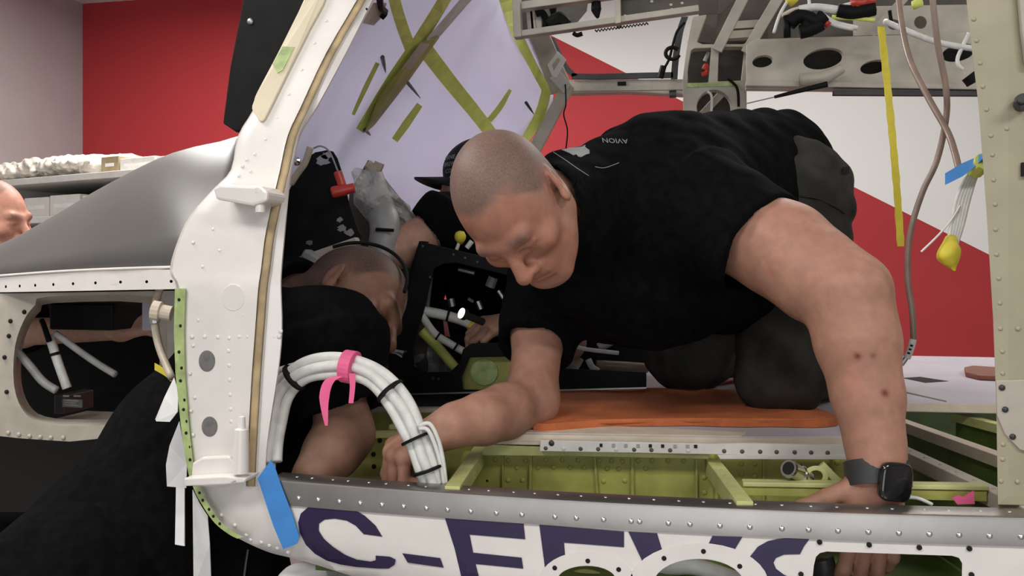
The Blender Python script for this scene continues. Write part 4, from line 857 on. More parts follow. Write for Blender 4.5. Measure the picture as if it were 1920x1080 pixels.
if len(zp) > 2: MB().tube(zp, .0016, 5).build('zip', 'bare', sh2)
p_ = SDF(); p_.disp = folds(15, .006, 18); p_.dmax = .014; p_.cap(T1 + (0, -.08, 0), T1 + (0, .08, 0), .15, .15, .05)
for q in (-.1, .1):
    hp2 = T1 + np.array([0, q, 0]); p_.chain([hp2, hp2 * (1, 1, 0) + (.27, q * .2, .55), hp2 * (1, 1, 0) + (.12, q * .3, .10)], [.12, .095, .08], .04)
v, f = p_.mesh(.01); mkfast('trousers', v, f, 'cloth_black', MAN2)
for q in (-.1, .1):
    e_ = T1 * (1, 1, 0) + (.16, q * 1.3, .05); s_ = SDF(); s_.ell(e_ + (.04, 0, .0), (.13, .05, .05), k=.02); v, f = s_.mesh(.01); mkfast('shoe', v, f, 'black', MAN2)
# cord over the crown
pts = [ho2 + np.array([-.03, -.014 + .101 * math.sin(t), .034 + .094 * math.cos(t)]) @ H2 for t in np.linspace(-1.1, 1.25, 9)]
MB().tube(pts, .0035, 6).build('head_cord', 'black', MAN2)

# ================================================================ the man in the cap beyond the console
ho3 = C(902, 358, 2.22); f3 = V(-.97, -.08, .22); l3 = V(.2, .0, .97); l3 = nrm(l3 - f3 * (l3 @ f3)); H3 = np.array([l3, f3, np.cross(f3, l3)])
nb3 = C(935, 430, 2.17); L3s = C(835, 420, 2.02); L3e = C(778, 455, 1.98); L3w = C(722, 478, 1.93); R3s = C(985, 470, 2.3)
R3e = C(1060, 640, 2.1); R3w = C(985, 604, 1.93)
s_ = SDF(); head(s_, ho3, H3, 1.0, nb3, .06)
s_.cap(nb3, C(950, 520, 2.25), .08, .11, .04); s_.cap(C(950, 520, 2.25), C(1030, 640, 2.95), .11, .11, .05)
s_.cap(nb3, L3s, .07, .055, .04); s_.cap(nb3, R3s, .07, .055, .04); s_.chain([L3s, L3e, C(748, 468, 1.95), L3w], [.055, .044, .038, .029], .03); s_.chain([R3s, R3e, R3w], [.055, .045, .03], .03)
hand(s_, L3w, V(-.85, -.5, .1), V(-.3, .9, .3), -1, (.3, .4, .3)); hand(s_, R3w, V(-.96, -.1, .25), V(-.1, .9, .35), 1, (.7, .9, .5))
for q in (0, .18): hp3 = C(1030, 640, 2.95) + np.array([q, .0, 0]); s_.chain([hp3, hp3 * (1, 1, 0) + (0, .02, .5), hp3 * (1, 1, 0) + (0, .05, .09)], [.08, .06, .045], .03)
v, f = s_.mesh(.004); MAN3 = mkfast('person', v, f, 'skin_other', None, headcol(v, ho3, H3, 1.0, (.42, .235, .165), .06, .9), label='man in black cap and t-shirt reaching across beyond the black console', cat='person')
t_ = SDF(); t_.disp = folds(8, .004, 22); t_.dmax = .01; t_.cap(C(920, 440, 2.17), C(950, 530, 2.25), .12, .15, .05); t_.cap(C(950, 530, 2.25), C(1030, 640, 2.95), .15, .15, .05); t_.cap(C(920, 440, 2.17), L3s, .11, .075, .04); t_.cap(C(930, 450, 2.2), R3s, .11, .08, .04)
L3c = L3s + (L3e - L3s) * .62; t_.cap(L3s, L3c, .078, .062, .03, flat=True); d3 = nrm(L3e - L3s); t_.cap(L3c - d3 * .03, L3c + d3 * .04, .055, .055, .003, 's')
R3c = R3s + (R3e - R3s) * .6; t_.cap(R3s, R3c, .078, .062, .03, flat=True)
t_.cap(nb3 + (ho3 - nb3) * .3, ho3, .07, .07, .01, 's')
v, f = t_.mesh(.006); mkfast('shirt', v, f, 'cloth_black', MAN3)
p_ = SDF()
for q in (0, .18): hp3 = C(1030, 640, 2.95) + np.array([q, .0, 0]); p_.cap(C(1030, 640, 2.95), hp3, .13, .13, .05); p_.chain([hp3, hp3 * (1, 1, 0) + (0, .02, .5), hp3 * (1, 1, 0) + (0, .05, .06)], [.12, .09, .08], .03)
v, f = p_.mesh(.01); mkfast('trousers', v, f, 'cloth_black', MAN3)
# cap: dome, brim, button, lettering
cd = ho3 + (np.array([0, -.012, .052])) @ H3; cs = SDF(); cs.ell(cd, (.088, .108, .088), H3, k=.01); cs.cap(cd - H3[2] * .12, cd - H3[2] * .02, .16, .16, .002, 's', flat=True)
v, f = cs.mesh(.004); cap_ = mkfast('cap', v, f, 'black', MAN3); bvc = hitmap(v, f)
rows = []
for t in np.linspace(-1, 1, 17):
    r = []
    for q in np.linspace(0, 1, 6):
        yy = .078 * (1 - .28 * t * t) + q * .105 * math.sqrt(max(0, 1 - .86 * t * t)); r.append(cd + (np.array([t * .077 * (1 - .10 * q), yy, -.014 - .034 * t * t * (.35 + .65 * q) + .006 * q])) @ H3)
    rows.append(r)
br = MB().loft(rows).build('cap_brim', 'black', cap_, smooth=True); sm = br.modifiers.new('thickness', 'SOLIDIFY'); sm.thickness = .004; sm.offset = 0
for i, tx in enumerate(['FERNIE', 'BREWING', 'CO.']): text_on(bvc, tx, 1.0, (832 + 2 * i, 301 + 12 * i), (7.0, -1.2), (1.5, -11), 'cap_lettering', cap_, 'print', .002)

# ================================================================ the man beyond the nose at the left edge
ho4 = C(-12, 414, 2.75); f4 = V(.97, -.16, .12); l4 = V(.12, .05, -1); l4 = nrm(l4 - f4 * (l4 @ f4)); H4 = np.array([l4, f4, np.cross(f4, l4)])
nb4 = C(-70, 525, 2.85); s_ = SDF(); head(s_, ho4, H4, 1.08, nb4, .065)
s_.cap(nb4, C(-60, 620, 2.85), .09, .12, .05); s_.cap(C(-60, 620, 2.85), C(40, 960, 2.9), .12, .12, .05); R4s = C(30, 590, 2.62); R4e = C(40, 622, 2.4); R4w = C(228, 617, 2.2)
s_.cap(nb4, R4s, .08, .06, .05); s_.chain([R4s, R4e, R4w], [.06, .040, .028], .03); hand(s_, R4w, V(.9, .15, .2), V(0, .8, .5), -1, (.5, .6, .3))
for q in (-.1, .1): hp4 = C(40, 960, 2.9) + np.array([0, q, 0]); s_.chain([hp4, hp4 * (1, 1, 0) + (.03, 0, .48), hp4 * (1, 1, 0) + (0, 0, .08)], [.08, .06, .045], .03)
v, f = s_.mesh(.0045); MAN4 = mkfast('person', v, f, 'skin_other', None, headcol(v, ho4, H4, 1.08, (.47, .255, .185), .095, .75, side=.04), label='balding man in profile watching from beyond the grey nose', cat='person')
t_ = SDF(); t_.disp = folds(9, .006, 18); t_.dmax = .013; t_.cap(C(-70, 585, 2.85), C(20, 940, 2.9), .18, .17, .06); t_.cap(C(-60, 600, 2.82), R4s, .14, .10, .05); R4c = R4s + (R4e - R4s) * .8; t_.cap(R4s, R4c, .09, .075, .03, flat=True)
t_.cap(nb4 + (ho4 - nb4) * .15, ho4, .075, .08, .01, 's'); v, f = t_.mesh(.008); mkfast('shirt', v, f, 'cloth_black', MAN4)
p_ = SDF(); p_.disp = folds(19, .006, 18); p_.dmax = .014
for q in (-.1, .1): hp4 = C(40, 960, 2.9) + np.array([0, q, 0]); p_.chain([hp4, hp4 * (1, 1, 0) + (.03, 0, .48), hp4 * (1, 1, 0) + (0, 0, .02)], [.14, .10, .08], .05)
v, f = p_.mesh(.01); mkfast('trousers', v, f, 'cloth_black', MAN4)
# ---------------------------------------------------------------- windscreen masking paper
def curve(pts):
    P = [U(*p) for p in pts]; return spline(P, 10)
nearc, midc, farc = curve([(520, 420, 1.30), (548, 292, 1.28), (632, 100, 1.33), (715, -40, 1.38)]), curve([(560, 430, 1.86), (668, 262, 1.93), (775, 123, 1.95), (905, -42, 1.95)]), curve([(880, 440, 2.5), (985, 260, 2.62), (1036, 168, 2.66), (925, -42, 2.32)])
def lag(s, t):
    i = s * (len(nearc) - 1); k = min(int(i), len(nearc) - 2); w = i - k; g = lambda c: c[k] * (1 - w) + c[k + 1] * w
    a, b, c = g(nearc), g(midc), g(farc); return a * (2 * (t - .5) * (t - 1)) + b * (-4 * t * (t - 1)) + c * (2 * t * (t - .5))
ns, ntt = 26, 30
rows = [[lag(s, t) for t in np.linspace(0, 1, ntt)] for s in np.linspace(0, 1, ns)]
PAPER = MB().loft(rows).build('masking_paper', 'paper', smooth=True, label='lavender masking paper covering the windscreen behind the cap wearer', cat='paper')
sm = PAPER.modifiers.new('thickness', 'SOLIDIFY'); sm.thickness = .0012
fine = np.array([lag(s, t) for s in np.linspace(0, 1, 90) for t in np.linspace(0, 1, 110)]); fq = (fine - EYE); fd_ = fq @ FW; fpx = 960 + FPX * (fq @ RT) / fd_; fpy = HZ - FPX * fq[:, 2] / fd_
def pap(a, b, off=.006):
    w = 1 / ((fpx - a) ** 2 + (fpy - b) ** 2 + 4) ** 2; return C(a, b, float((w * fd_).sum() / w.sum()) - off)
def ptape(name, pts, w, material='tape_y', off=.006, **kw):
    P = [np.array(p, float) for p in pts]; P = [P[0] + (P[-1] - P[0]) * t for t in np.linspace(0, 1, 9)] if len(P) == 2 else spline(P, 4); w = [w, w] if not isinstance(w, (list, tuple)) else w; R_ = []
    for i, p in enumerate(P):
        d = P[min(i + 1, len(P) - 1)] - P[max(i - 1, 0)]; n = np.array([-d[1], d[0]]) / np.linalg.norm(d); ww = np.interp(i / (len(P) - 1), np.linspace(0, 1, len(w)), w) / 2
        A, B = pap(*(p - n * ww), off), pap(*(p + n * ww), off); bk = FW * .0012; R_.append([A, B, B + bk, A + bk])
    return MB().loft(R_, close=True).build(name, material, PAPER, **kw)
ptape('tape_strip', [(735, -20), (745, 20), (758, 60), (775, 105)], 22, off=.007); ptape('tape_strip', [(795, 90), (845, 155), (890, 210), (930, 262)], [30, 26, 22], off=.008)
ptape('tape_strip', [(845, -20), (790, 70), (735, 150), (675, 245)], [22, 24, 22, 17], off=.010); ptape('tape_strip', [(662, 215), (685, 165), (708, 118)], [6, 9, 8]); ptape('tape_strip', [(740, 263), (762, 232), (787, 196)], [13, 15, 12])
ptape('tape_strip', [(917, 226), (938, 200), (957, 168)], [11, 11, 6]); ptape('tape_strip', [(945, -10), (968, 60), (998, 120), (1026, 172)], [24, 20, 16, 16], off=.008); ptape('tape_strip', [(1026, 165), (1012, 215), (985, 262)], [18, 20, 16], off=.009)
for a, b, c, d in [(717, 107, 723, 136), (760, 150, 788, 184), (986, 192, 1001, 214), (684, 243, 695, 254)]: MB().tube([pap(a, b, .02), pap((a + c) / 2, (b + d) / 2, .018), pap(c, d, .012)], [.005, .004, .001], 6, 2).build('pin', 'blackm', PAPER)
pf = [(660, 300), (740, 262), (830, 300), (830, 400), (770, 398), (700, 330)]
WB_ = MB().prism([pap(a, b, .035) for a, b in [(684, 246), (712, 178), (790, 80), (823, 66), (760, 155), (700, 232)]], FW * .02).build('windscreen_bar', 'green', AIR, bevel=.002)
MB().prism([pap(a, b, .04) for a, b in [(752, 130), (789, 80), (806, 82), (770, 130)]], FW * .004).build('bar_patch', 'interior', WB_)
MB().prism([pap(a, b, .03) for a, b in [(800, 72), (872, -12), (892, -12), (824, 66)]], FW * .012).build('bar_upper', 'white_flat', WB_)
MB().prism([pap(a, b, .05) for a, b in [(680, 42), (700, 5), (724, 5), (716, 30), (700, 46)]], FW * .006).build('corner_bracket', 'interior', AIR)
MB().tube([pap(712, -5, .06), pap(714, 14, .06), pap(722, 22, .06), pap(714, 33, .06)], .006, 6).build('corner_latch', 'black', AIR)
# black screen panel outside, by the pillar
bp_ = plate('screen_panel', [(462, -60), (455, 0), (430, 130), (417, 231), (441, 247), (500, 240), (640, -60)], 1.80, .03, 'black', None, bevel=.004, label='black flat panel with one bolt standing beside the white pillar on the nose', cat='panel')
rivet(U(469, 40, 1.80), (0, -1, 0), .008, bp_, 'bare', 'bolt')
# ---------------------------------------------------------------- instrument shroud, tee handle, duct
SH = empty('instrument_shroud', U(600, 480, 1.55), 'black chipped instrument shroud standing behind the white pillar', 'shroud')
shp = spline([(583, 291), (600, 284), (625, 284), (640, 318), (655, 380), (672, 430), (678, 446), (640, 465), (600, 478), (530, 492), (515, 440), (535, 372), (560, 325)], 2, True)
sheet(shp, [], lambda a, b, d: U(a, b, 1.58 + .18 * d), 0).build('shell', 'black', SH, bevel=.01)
def blob(cx, cy, r, seed, n=16):
    q = np.random.default_rng(seed); return [(cx + r * (0.6 + .6 * q.random()) * math.cos(6.283 * i / n), cy + r * .8 * (0.6 + .6 * q.random()) * math.sin(6.283 * i / n)) for i in range(n)]
for i, (a, b, r) in enumerate([(606, 301, 14), (612, 292, 9), (637, 412, 6), (641, 428, 9), (655, 436, 9), (580, 455, 7)]): plate('paint_chip', blob(a, b, r, i + 3), 1.5785, .002, 'bare', SH)
MB().bar(U(562, 490, 1.57), U(672, 452, 1.57), .02, .016).build('shroud_rail', 'interior', SH, bevel=.002)
MB().bar(U(572, 474, 1.555), U(600, 492, 1.555), .03, .02).build('shroud_clamp', 'wire_g', SH, bevel=.005)
TH = empty('tee_handle', U(640, 365, 1.5), 'red tee handle hanging on a wire in front of the black shroud', 'handle')
MB().lathe(U(633, 322, 1.54), U(643, 352, 1.54) - U(633, 322, 1.54), [(0, .007), (.002, .0085), (.028, .0085), (.03, .007)], 14).build('handle_stem', 'red', TH, auto=.5)
MB().lathe(U(622, 361, 1.535), U(668, 351, 1.545) - U(622, 361, 1.535), [(0, .009), (.003, .0115), (.026, .0115), (.032, .0095), (.043, .0095), (.045, .007)], 16).build('handle_grip', 'red', TH, auto=.5)
MB().tube([U(588, 278, 1.53), U(602, 274, 1.52), U(618, 285, 1.53), U(634, 322, 1.54)], .0018, 6).build('handle_wire', 'wire_g', TH)
TB = MB().tube([U(582, 276, 1.42), U(572, 305, 1.42), U(558, 325, 1.42), U(545, 345, 1.42)], .006, 8).build('drain_tube', 'tan', smooth=True, label='short tan tube between the pillar and the black shroud', cat='tube')
MB().lathe(U(556, 303, 1.40), (0.2, -1, 0.1), [(0, .008), (.008, .008), (.012, .004)], 12).build('tube_clip', 'chrome', TB)
q_ = np.random.default_rng(4)
def crumple(name, cent, ax, ay, n, amp, material, label, cat, seed, group=None, parent=None):
    r = np.random.default_rng(seed); rows = []
    for i in range(n):
        rr = []
        for j in range(n):
            s, t = 2 * i / (n - 1) - 1, 2 * j / (n - 1) - 1; k = 1 - .25 * (s * s * t * t)
            p = np.asarray(cent) + np.asarray(ax) * s * k + np.asarray(ay) * t * k
            nz_ = Vector(tuple(p * 14 + seed)); w = nrm(np.cross(ax, ay)); rr.append(p + w * amp * (mnoise.noise(nz_) + .5 * mnoise.noise(nz_ * 2.7)) + np.asarray(ax) * .18 * mnoise.noise(nz_ + Vector((9, 2, 4))))
        rows.append(rr)
    o = MB().loft(rows).build(name, material, parent, smooth=False, label=label, cat=cat, group=group); sm = o.modifiers.new('thickness', 'SOLIDIFY'); sm.thickness = .0008; return o
crumple('plastic_sheet', U(735, 410, 1.88), U(800, 450, 1.88) - U(735, 410, 1.88), U(705, 330, 1.88) - U(735, 410, 1.88), 16, .06, 'plastic', 'crumpled clear plastic sheet between black shroud and console', 'plastic', 5)
DU = MB().tube([U(700, 320, 1.95), U(705, 370, 1.9), U(722, 420, 1.85), U(715, 480, 1.82), U(705, 560, 1.8)], [.02, .035, .035, .032, .03], 14).build('air_duct', 'wire_g', smooth=True, label='grey bent air duct behind the bent man\'s head', cat='duct')
MB().tube([U(690, 308, 1.93), U(705, 318, 1.93), U(712, 305, 1.93)], .012, 8).build('duct_mouth', 'tan', DU)
MB().tube([U(705, 430, 1.80), U(738, 432, 1.80)], .004, 6).build('duct_tie', 'black', DU)
MB().prism([U(a, b, 1.98) for a, b in [(655, 360), (690, 300), (720, 340), (760, 390), (800, 460), (800, 775), (660, 775), (650, 450)]], (0, .03, 0)).build('firewall_panel', 'interior_dark', AIR)
# ---------------------------------------------------------------- black console
CO = empty('console', U(900, 742, 1.85), 'black metal console frame with open front under the kneeling man', 'console')
YC = 1.80
cf = sheet([(786, 452), (960, 494), (1040, 514), (1040, 690), (1212, 698), (1212, 726), (780, 743), (732, 745), (724, 650), (760, 560)],
    [[(814, 504), (830, 495), (854, 493), (937, 513), (1000, 528), (1000, 640), (884, 644), (868, 655), (862, 680), (845, 697), (790, 698), (777, 686), (775, 653), (798, 573)], [(881, 670), (1010, 667), (1010, 728), (907, 731), (868, 730), (866, 707)]],
    lambda a, b, d: U(a, b, YC + .015 * d), 0).build('front_frame', 'black', CO, bevel=.002)
MB().prism([U(786, 452, YC + .015), U(724, 650, YC + .015), U(732, 745, YC + .015), U(732, 745, YC + .015) + (0, .35, 0), U(724, 650, YC + .015) + (0, .35, 0), U(786, 452, YC + .015) + (0, .35, 0)], (.006, 0, 0)).build('side_panel', 'black', CO)
plate('back_panel', [(800, 560), (1010, 570), (1010, 760), (740, 760)], YC + .42, .01, 'black', CO)
MB().prism([U(786, 456, YC + .016), U(1040, 518, YC + .016), U(1040, 518, YC + .016) + (0, .3, 0), U(786, 456, YC + .016) + (0, .3, 0)], (0, 0, -.006)).build('top_panel', 'black', CO)  # top added to keep light off the console interior
gp = plate('access_panel', [(868, 668), (1010, 665), (1010, 730), (864, 732)], YC + .02, .004, 'green', CO, label='olive green panel with round stamped discs')
for a in (908, 985): plate('stamped_disc', ell2(a, 698, 26, 25, 24), YC + .017, .004, 'green_edge', gp, bevel=.001)
for a, b in [(792, 462), (850, 478), (872, 484), (895, 492), (806, 520), (812, 710), (822, 711), (760, 660)]: rivet(U(a, b, YC), (0, -1, 0), .004, cf, 'blackm', 'screw')
MB().bar(U(735, 740, YC - .005), U(1212, 727, YC - .005), .004, .003).build('edge_bead', 'bare', CO)
for i, (a, b, c, d, r) in enumerate([(845, 560, 848, 575, .008), (878, 560, 888, 566, .004), (896, 565, 902, 580, .007), (925, 520, 918, 538, .012), (935, 545, 945, 560, .006), (808, 520, 800, 590, .005), (860, 505, 890, 512, .006)]):
    MB().tube([U(a, b, YC + .15), U(c, d, YC + .15)], r, 8).build('connector', 'wire_g' if i % 2 else 'bare', CO)
def cable(name, pts, r, material, label, cat='cable', group=None, n=8, **kw): return MB().tube(list(pts) if isinstance(pts[0], np.ndarray) else [C(*p) for p in pts], r, n).build(name, material, smooth=True, label=label, cat=cat, group=group, **kw)
k1 = cable('cable_bundle', [(785, 582, 1.93), (830, 590, 1.94), (870, 602, 1.95), (905, 620, 1.95)], .012, 'wire_w', 'thick white cable bundle with yellow tape inside the black console')
MB().tube([C(880, 607, 1.948), C(905, 620, 1.948)], .0135, 8).build('tape_wrap', 'strap_y', k1); MB().tube([C(838, 592, 1.938), C(842, 593, 1.938)], .0135, 8).build('cable_tie', 'black', k1)
k2 = cable('cable_bundle', [(790, 590, 1.90), (815, 625, 1.91), (845, 645, 1.92), (880, 665, 1.92)], .009, 'wire_w', 'thin white cable bundle sloping down inside the black console')
for t in ((820, 629), (853, 649)): MB().tube([C(t[0], t[1], 1.908), C(t[0] + 3, t[1] + 2, 1.908)], .0105, 8).build('cable_tie', 'black', k2)
cable('hose', [(790, 620, 1.97), (820, 650, 1.97), (850, 685, 1.97), (865, 700, 1.97)], .012, 'tape_y', 'olive hose low inside the black console', 'hose')
MB().prism([C(a, b, 1.99) for a, b in [(831, 602), (838, 602), (844, 632), (834, 630)]], FW * .004).build('warning_flag', 'red', label='small red flag hanging inside the black console', cat='flag')
MB().lathe(C(906, 604, 1.86), V(-.75, .35, .55), [(0, .008), (.045, .008), (.05, .013), (.06, .013)], 16).build('torch', 'blackm', label='small lit torch held inside the black console', cat='torch')
TO = bpy.data.objects['torch']; tp_ = C(906, 604, 1.86) + V(-.75, .35, .55) * .0601
MB().lathe(tp_, V(-.75, .35, .55), [(0, .0115), (.001, .0115)], 16).build('torch_lens', 'lens', TO)
crumple('plastic_sheet', U(812, 680, 1.98), U(850, 690, 1.98) - U(812, 680, 1.98), U(812, 640, 1.98) - U(812, 680, 1.98), 12, .03, 'plastic', 'clear plastic sheet lying inside the black console', 'plastic', 8)
yk = MB().lathe(C(863, 448, 1.95), V(0, .9, .4), [(-.012, .006), (0, .0125), (.008, .0135), (.016, .010), (.019, .003)], 16).build('control_knob', 'strap_y', smooth=True, label='round yellow knob on top of the black console', cat='knob')
MB().tube([C(862, 452, 1.95), C(856, 468, 1.95)], .004, 6).build('knob_stem', 'wire_w', yk)
MB().prism([C(a, b, 1.97) for a, b in [(842, 453), (856, 458), (854, 464), (842, 460)]], FW * .004).build('tag', 'tape_pink', label='small pink tag beside the yellow knob', cat='tag')
MB().tube([C(875, 465, 1.96), C(885, 452, 1.96)], .006, 8).build('wire_end', 'wire_w', label='short white wire end beside the yellow knob', cat='wire')
MB().prism([C(a, b, 2.0) for a, b in [(812, 462), (822, 436), (832, 440), (838, 446), (826, 464)]], FW * .02).build('metal_clip', 'bare', label='bent metal clip on the console top', cat='clip')
MB().tube([C(728, 655, 1.7), C(745, 660, 1.7), C(756, 664, 1.7)], [.006, .005, .008], 8).build('lever', 'bare', label='small grey lever beside the bent man\'s sleeve', cat='lever')
# clutter under the kneeling man's chest
for pts, r, mt, lb in [([(1047, 668, 2.1), (1065, 675, 2.1), (1085, 688, 2.1)], .022, 'tan', 'pale pipe elbow on the deck under the kneeling man'), ([(1087, 605, 2.05), (1085, 635, 2.05), (1073, 660, 2.05), (1053, 682, 2.05)], .006, 'hose', 'brown hose curving under the kneeling man'),
        ([(1077, 648, 2.03), (1100, 655, 2.03), (1160, 662, 2.03)], .005, 'wire_w', 'thin white rod lying across under the kneeling man'), ([(1122, 652, 2.08), (1140, 643, 2.08), (1155, 634, 2.08)], .011, 'wire_g', 'grey plug cable under the kneeling man'),
        ([(1103, 674, 2.04), (1110, 688, 2.04), (1122, 696, 2.04)], .008, 'wire_w', 'short white cable hanging by the console edge'), ([(1118, 684, 2.1), (1160, 686, 2.1), (1215, 690, 2.1)], .012, 'hose', 'brown pipe along the deck behind the console'),
        ([(1052, 602, 2.06), (1049, 618, 2.06), (1046, 650, 2.06)], .008, 'wire_g', 'grey wire beside the reaching forearm')]: cable('cable', pts, r, mt, lb)
MB().box(U(1116, 640, 2.12), U(1142, 613, 2.18)).build('junction_box', 'wire_g', label='grey junction box in the dark under the kneeling man', cat='box', bevel=.004)
bx_ = MB().box((U(1045, 690, 2.2)[0], 2.25, CZ - .274), (U(1215, 690, 2.2)[0], 2.6, CZ - .05)).build('equipment_box', 'black', label='black equipment box on the deck behind the kneeling man', cat='box', bevel=.01)
# ---------------------------------------------------------------- floor panels, pad
def flatpanel(name, pts, th, material, **kw):
    return MB().prism([np.array([p[0], p[1], zf]) for p in pts], (0, 0, -th)).build(name, material, **kw)
z27 = -.275
fp1 = [G(925, 811, z27), G(1150, 815, z27), G(1390, 819, z27), G(1593, 818, z27), G(1562, 752, z27)]; xr1 = fp1[-1][0]
fp1 += [np.array([xr1 + .02, 2.75, 0]), np.array([U(960, 700, 2.75)[0], 2.75, 0]), G(990, 742, z27)]
FP = flatpanel('floor_panel', fp1, .012, 'floor_panel', bevel=.001, label='pale cabin floor panel under the orange pad', cat='floor panel')
MB().prism([G(925, 812, z27) - (0, .002, .001), G(1390, 820, z27) - (0, .002, .001), G(1593, 819, z27) - (0, .002, .001), G(1593, 819, z27) - (0, .002, .012), G(1390, 820, z27) - (0, .002, .012), G(925, 812, z27) - (0, .002, .012)], (0, .004, 0)).build('panel_edge', 'panel_edge', FP)
MB().prism([G(a, b, z27) for a, b in [(925, 811), (1150, 815), (1390, 819), (1400, 812), (1200, 802), (1050, 796), (945, 797)]], (0, 0, .0012)).build('panel_lip', 'panel_edge', FP)
MB().prism([G(925, 812, z27) - (0, .001, .011), G(1390, 820, z27) - (0, .001, .011), G(1390, 820, z27) - (0, .001, .018), G(925, 812, z27) - (0, .001, .018)], (0, .004, 0)).build('panel_edge', 'panel_edge', FP)
fp2 = [G(1596, 752, z27), G(2200, 764, z27)]; fp2 += [np.array([fp2[1][0] + .1, 2.82, 0]), np.array([xr1 + .03, 2.82, 0])]
FP2 = flatpanel('floor_panel', fp2, .02, 'floor_panel', bevel=.001, label='pale rear floor panel with a dark slot beside the cream pillar', cat='floor panel')
MB().prism([fp2[0] - (0, .002, .001), fp2[1] - (0, .002, .001), fp2[1] - (0, .002, .018), fp2[0] - (0, .002, .018)], (0, .003, 0)).build('panel_edge', 'panel_edge', FP2)
flatpanel('slot', [G(a, b, z27) for a, b in [(1692, 709), (1725, 707), (1778, 715), (1735, 718)]], -.0008, 'hole', parent=FP2)
flatpanel('joint_line', [G(a, b, z27) for a, b in [(1686, 732), (1775, 752), (1775, 754), (1684, 734)]], -.0006, 'interior_dark', parent=FP2)
MB().tube([G(1640, 763, -.29), G(2150, 773, -.29)], .004, 6, 0).build('panel_bead', 'panel_edge', FP2)
def padf(a, b, d):
    w = .0025 * math.sin(a * .017 + b * .06) + .002 * math.sin(a * .041 - b * .11); p = G(a, b, -.262 + (w if b < 780 else .4 * w)); return p if d == 0 else np.array([p[0], p[1], zf + .001])
PAD = sheet(spline([(1000, 793), (1100, 789), (1250, 786), (1400, 786), (1500, 789), (1568, 786), (1562, 776), (1500, 756), (1420, 734), (1250, 728), (1060, 727), (1015, 752)], 3, True), [], padf, 0, 14).build('kneeling_pad', 'orange', smooth=False, auto=.9, label='flat orange fabric kneeling pad under the kneeling man', cat='pad')
MB().tube([padf(a, b, 0) + (0, 0, -.003) for a, b in [(1005, 790), (1250, 785), (1400, 785), (1560, 786)]], .0045, 8).build('pad_hem', 'orange', PAD)
MB().prism([G(a, b, -.262) for a, b in [(1808, 688), (1822, 685), (1900, 690), (1900, 706), (1835, 703), (1810, 697)]], (0, 0, -.0125)).build('leather_wallet', mat('brown_leather', (.20, .055, .025), .5, var=.1), label='flat brown leather wallet on the rear floor panel', cat='wallet', bevel=.003)
# ---------------------------------------------------------------- white cable loop and tapes
path = [(503, 866, 1.275), (511, 800, 1.30), (526, 738, 1.32), (572, 695, 1.315), (640, 686, 1.30), (700, 704, 1.285), (748, 755, 1.268), (778, 815, 1.257), (798, 868, 1.250), (812, 910, 1.248)]
LOOP = empty('cable_loop', C(660, 900, 1.28), 'thick white cable loop with pink tape arching over the sill', 'cable')
sp = spline([C(*p) for p in path], 8); tang = [nrm(sp[min(i + 1, len(sp) - 1)] - sp[max(i - 1, 0)]) for i in range(len(sp))]
for j, (o1, o2, r) in enumerate([(-.0125, .0, .0085), (.0005, -.006, .0085), (.0125, .001, .0078), (-.004, .008, .008), (.007, .009, .007)]):
    pts = []
    for i in range(0, len(sp), 2):
        n1 = nrm(np.cross(tang[i], FW)); k = 1 - .35 * max(0, (i / len(sp) - .75) / .25); wob = .0012 * math.sin(i * .35 + j * 2)
        pts.append(sp[i] + n1 * (o1 * k + wob) + FW * (o2 * k))
    MB().tube(pts, r, 9, 3).build('strand', 'wire_w', LOOP, smooth=True)
for a, t in [(0.30, 1), (0.335, 0), (0.63, 1), (0.80, 1), (0.93, 1)]:
    if t == 0: continue
    i = int(a * (len(sp) - 1)); MB().lathe(sp[i], tang[i], [(-.002, .0225), (-.002, .0238), (.002, .0238), (.002, .0225)], 20).build('cable_tie', 'black', LOOP)
i = int(.475 * (len(sp) - 1)); MB().lathe(sp[i], tang[i], [(-.0095, .0238), (-.009, .0250), (.009, .0250), (.0095, .0238)], 22).build('pink_wrap', 'tape_pink', LOOP, label='pink tape wrap')
MB().ribbon([C(652, 705, 1.278), C(620, 712, 1.275), C(608, 745, 1.275), C(612, 798, 1.275)], [RT * .018, RT * .016, RT * .015, RT * .004], .0006).build('pink_tail', 'tape_pink', LOOP)
MB().ribbon([C(660, 700, 1.272), C(661, 725, 1.272), C(658, 756, 1.272)], [RT * .01, RT * .008, RT * .007], .0006).build('pink_tail', 'tape_pink', LOOP)
for q, pts in enumerate([[(786, 798, 1.245), (806, 795, 1.245), (822, 825, 1.245), (831, 865, 1.245), (836, 908, 1.245)], [(786, 804, 1.243), (802, 806, 1.243), (816, 835, 1.243), (826, 870, 1.243), (833, 908, 1.243)]]):
    MB().tube([C(*p) for p in pts], .0033, 7).build('thin_wire', 'wire_w', LOOP, smooth=True)
for pts in ([(500, 700, 1.36), (530, 692, 1.35), (560, 684, 1.345), (600, 684, 1.34)], [(500, 712, 1.36), (535, 700, 1.35), (570, 690, 1.335)], [(498, 760, 1.30), (502, 820, 1.29), (505, 870, 1.28)], [(516, 760, 1.31), (512, 830, 1.29), (510, 880, 1.28)]):
    MB().tube([C(*p) for p in pts], .0055, 7).build('strand', 'wire_w', LOOP, smooth=True)
sT = lambda a, b, e=.004: U(a, b, YS - e)
BT = MB().prism([sT(a, b) for a, b in [(483, 897), (508, 862), (516, 878), (524, 902), (548, 965), (561, 1006), (556, 1020), (531, 1030), (512, 985)]], (0, .001, 0)).build('blue_tape', 'tape_blue', label='strip of blue tape on the front end of the sill', cat='tape')
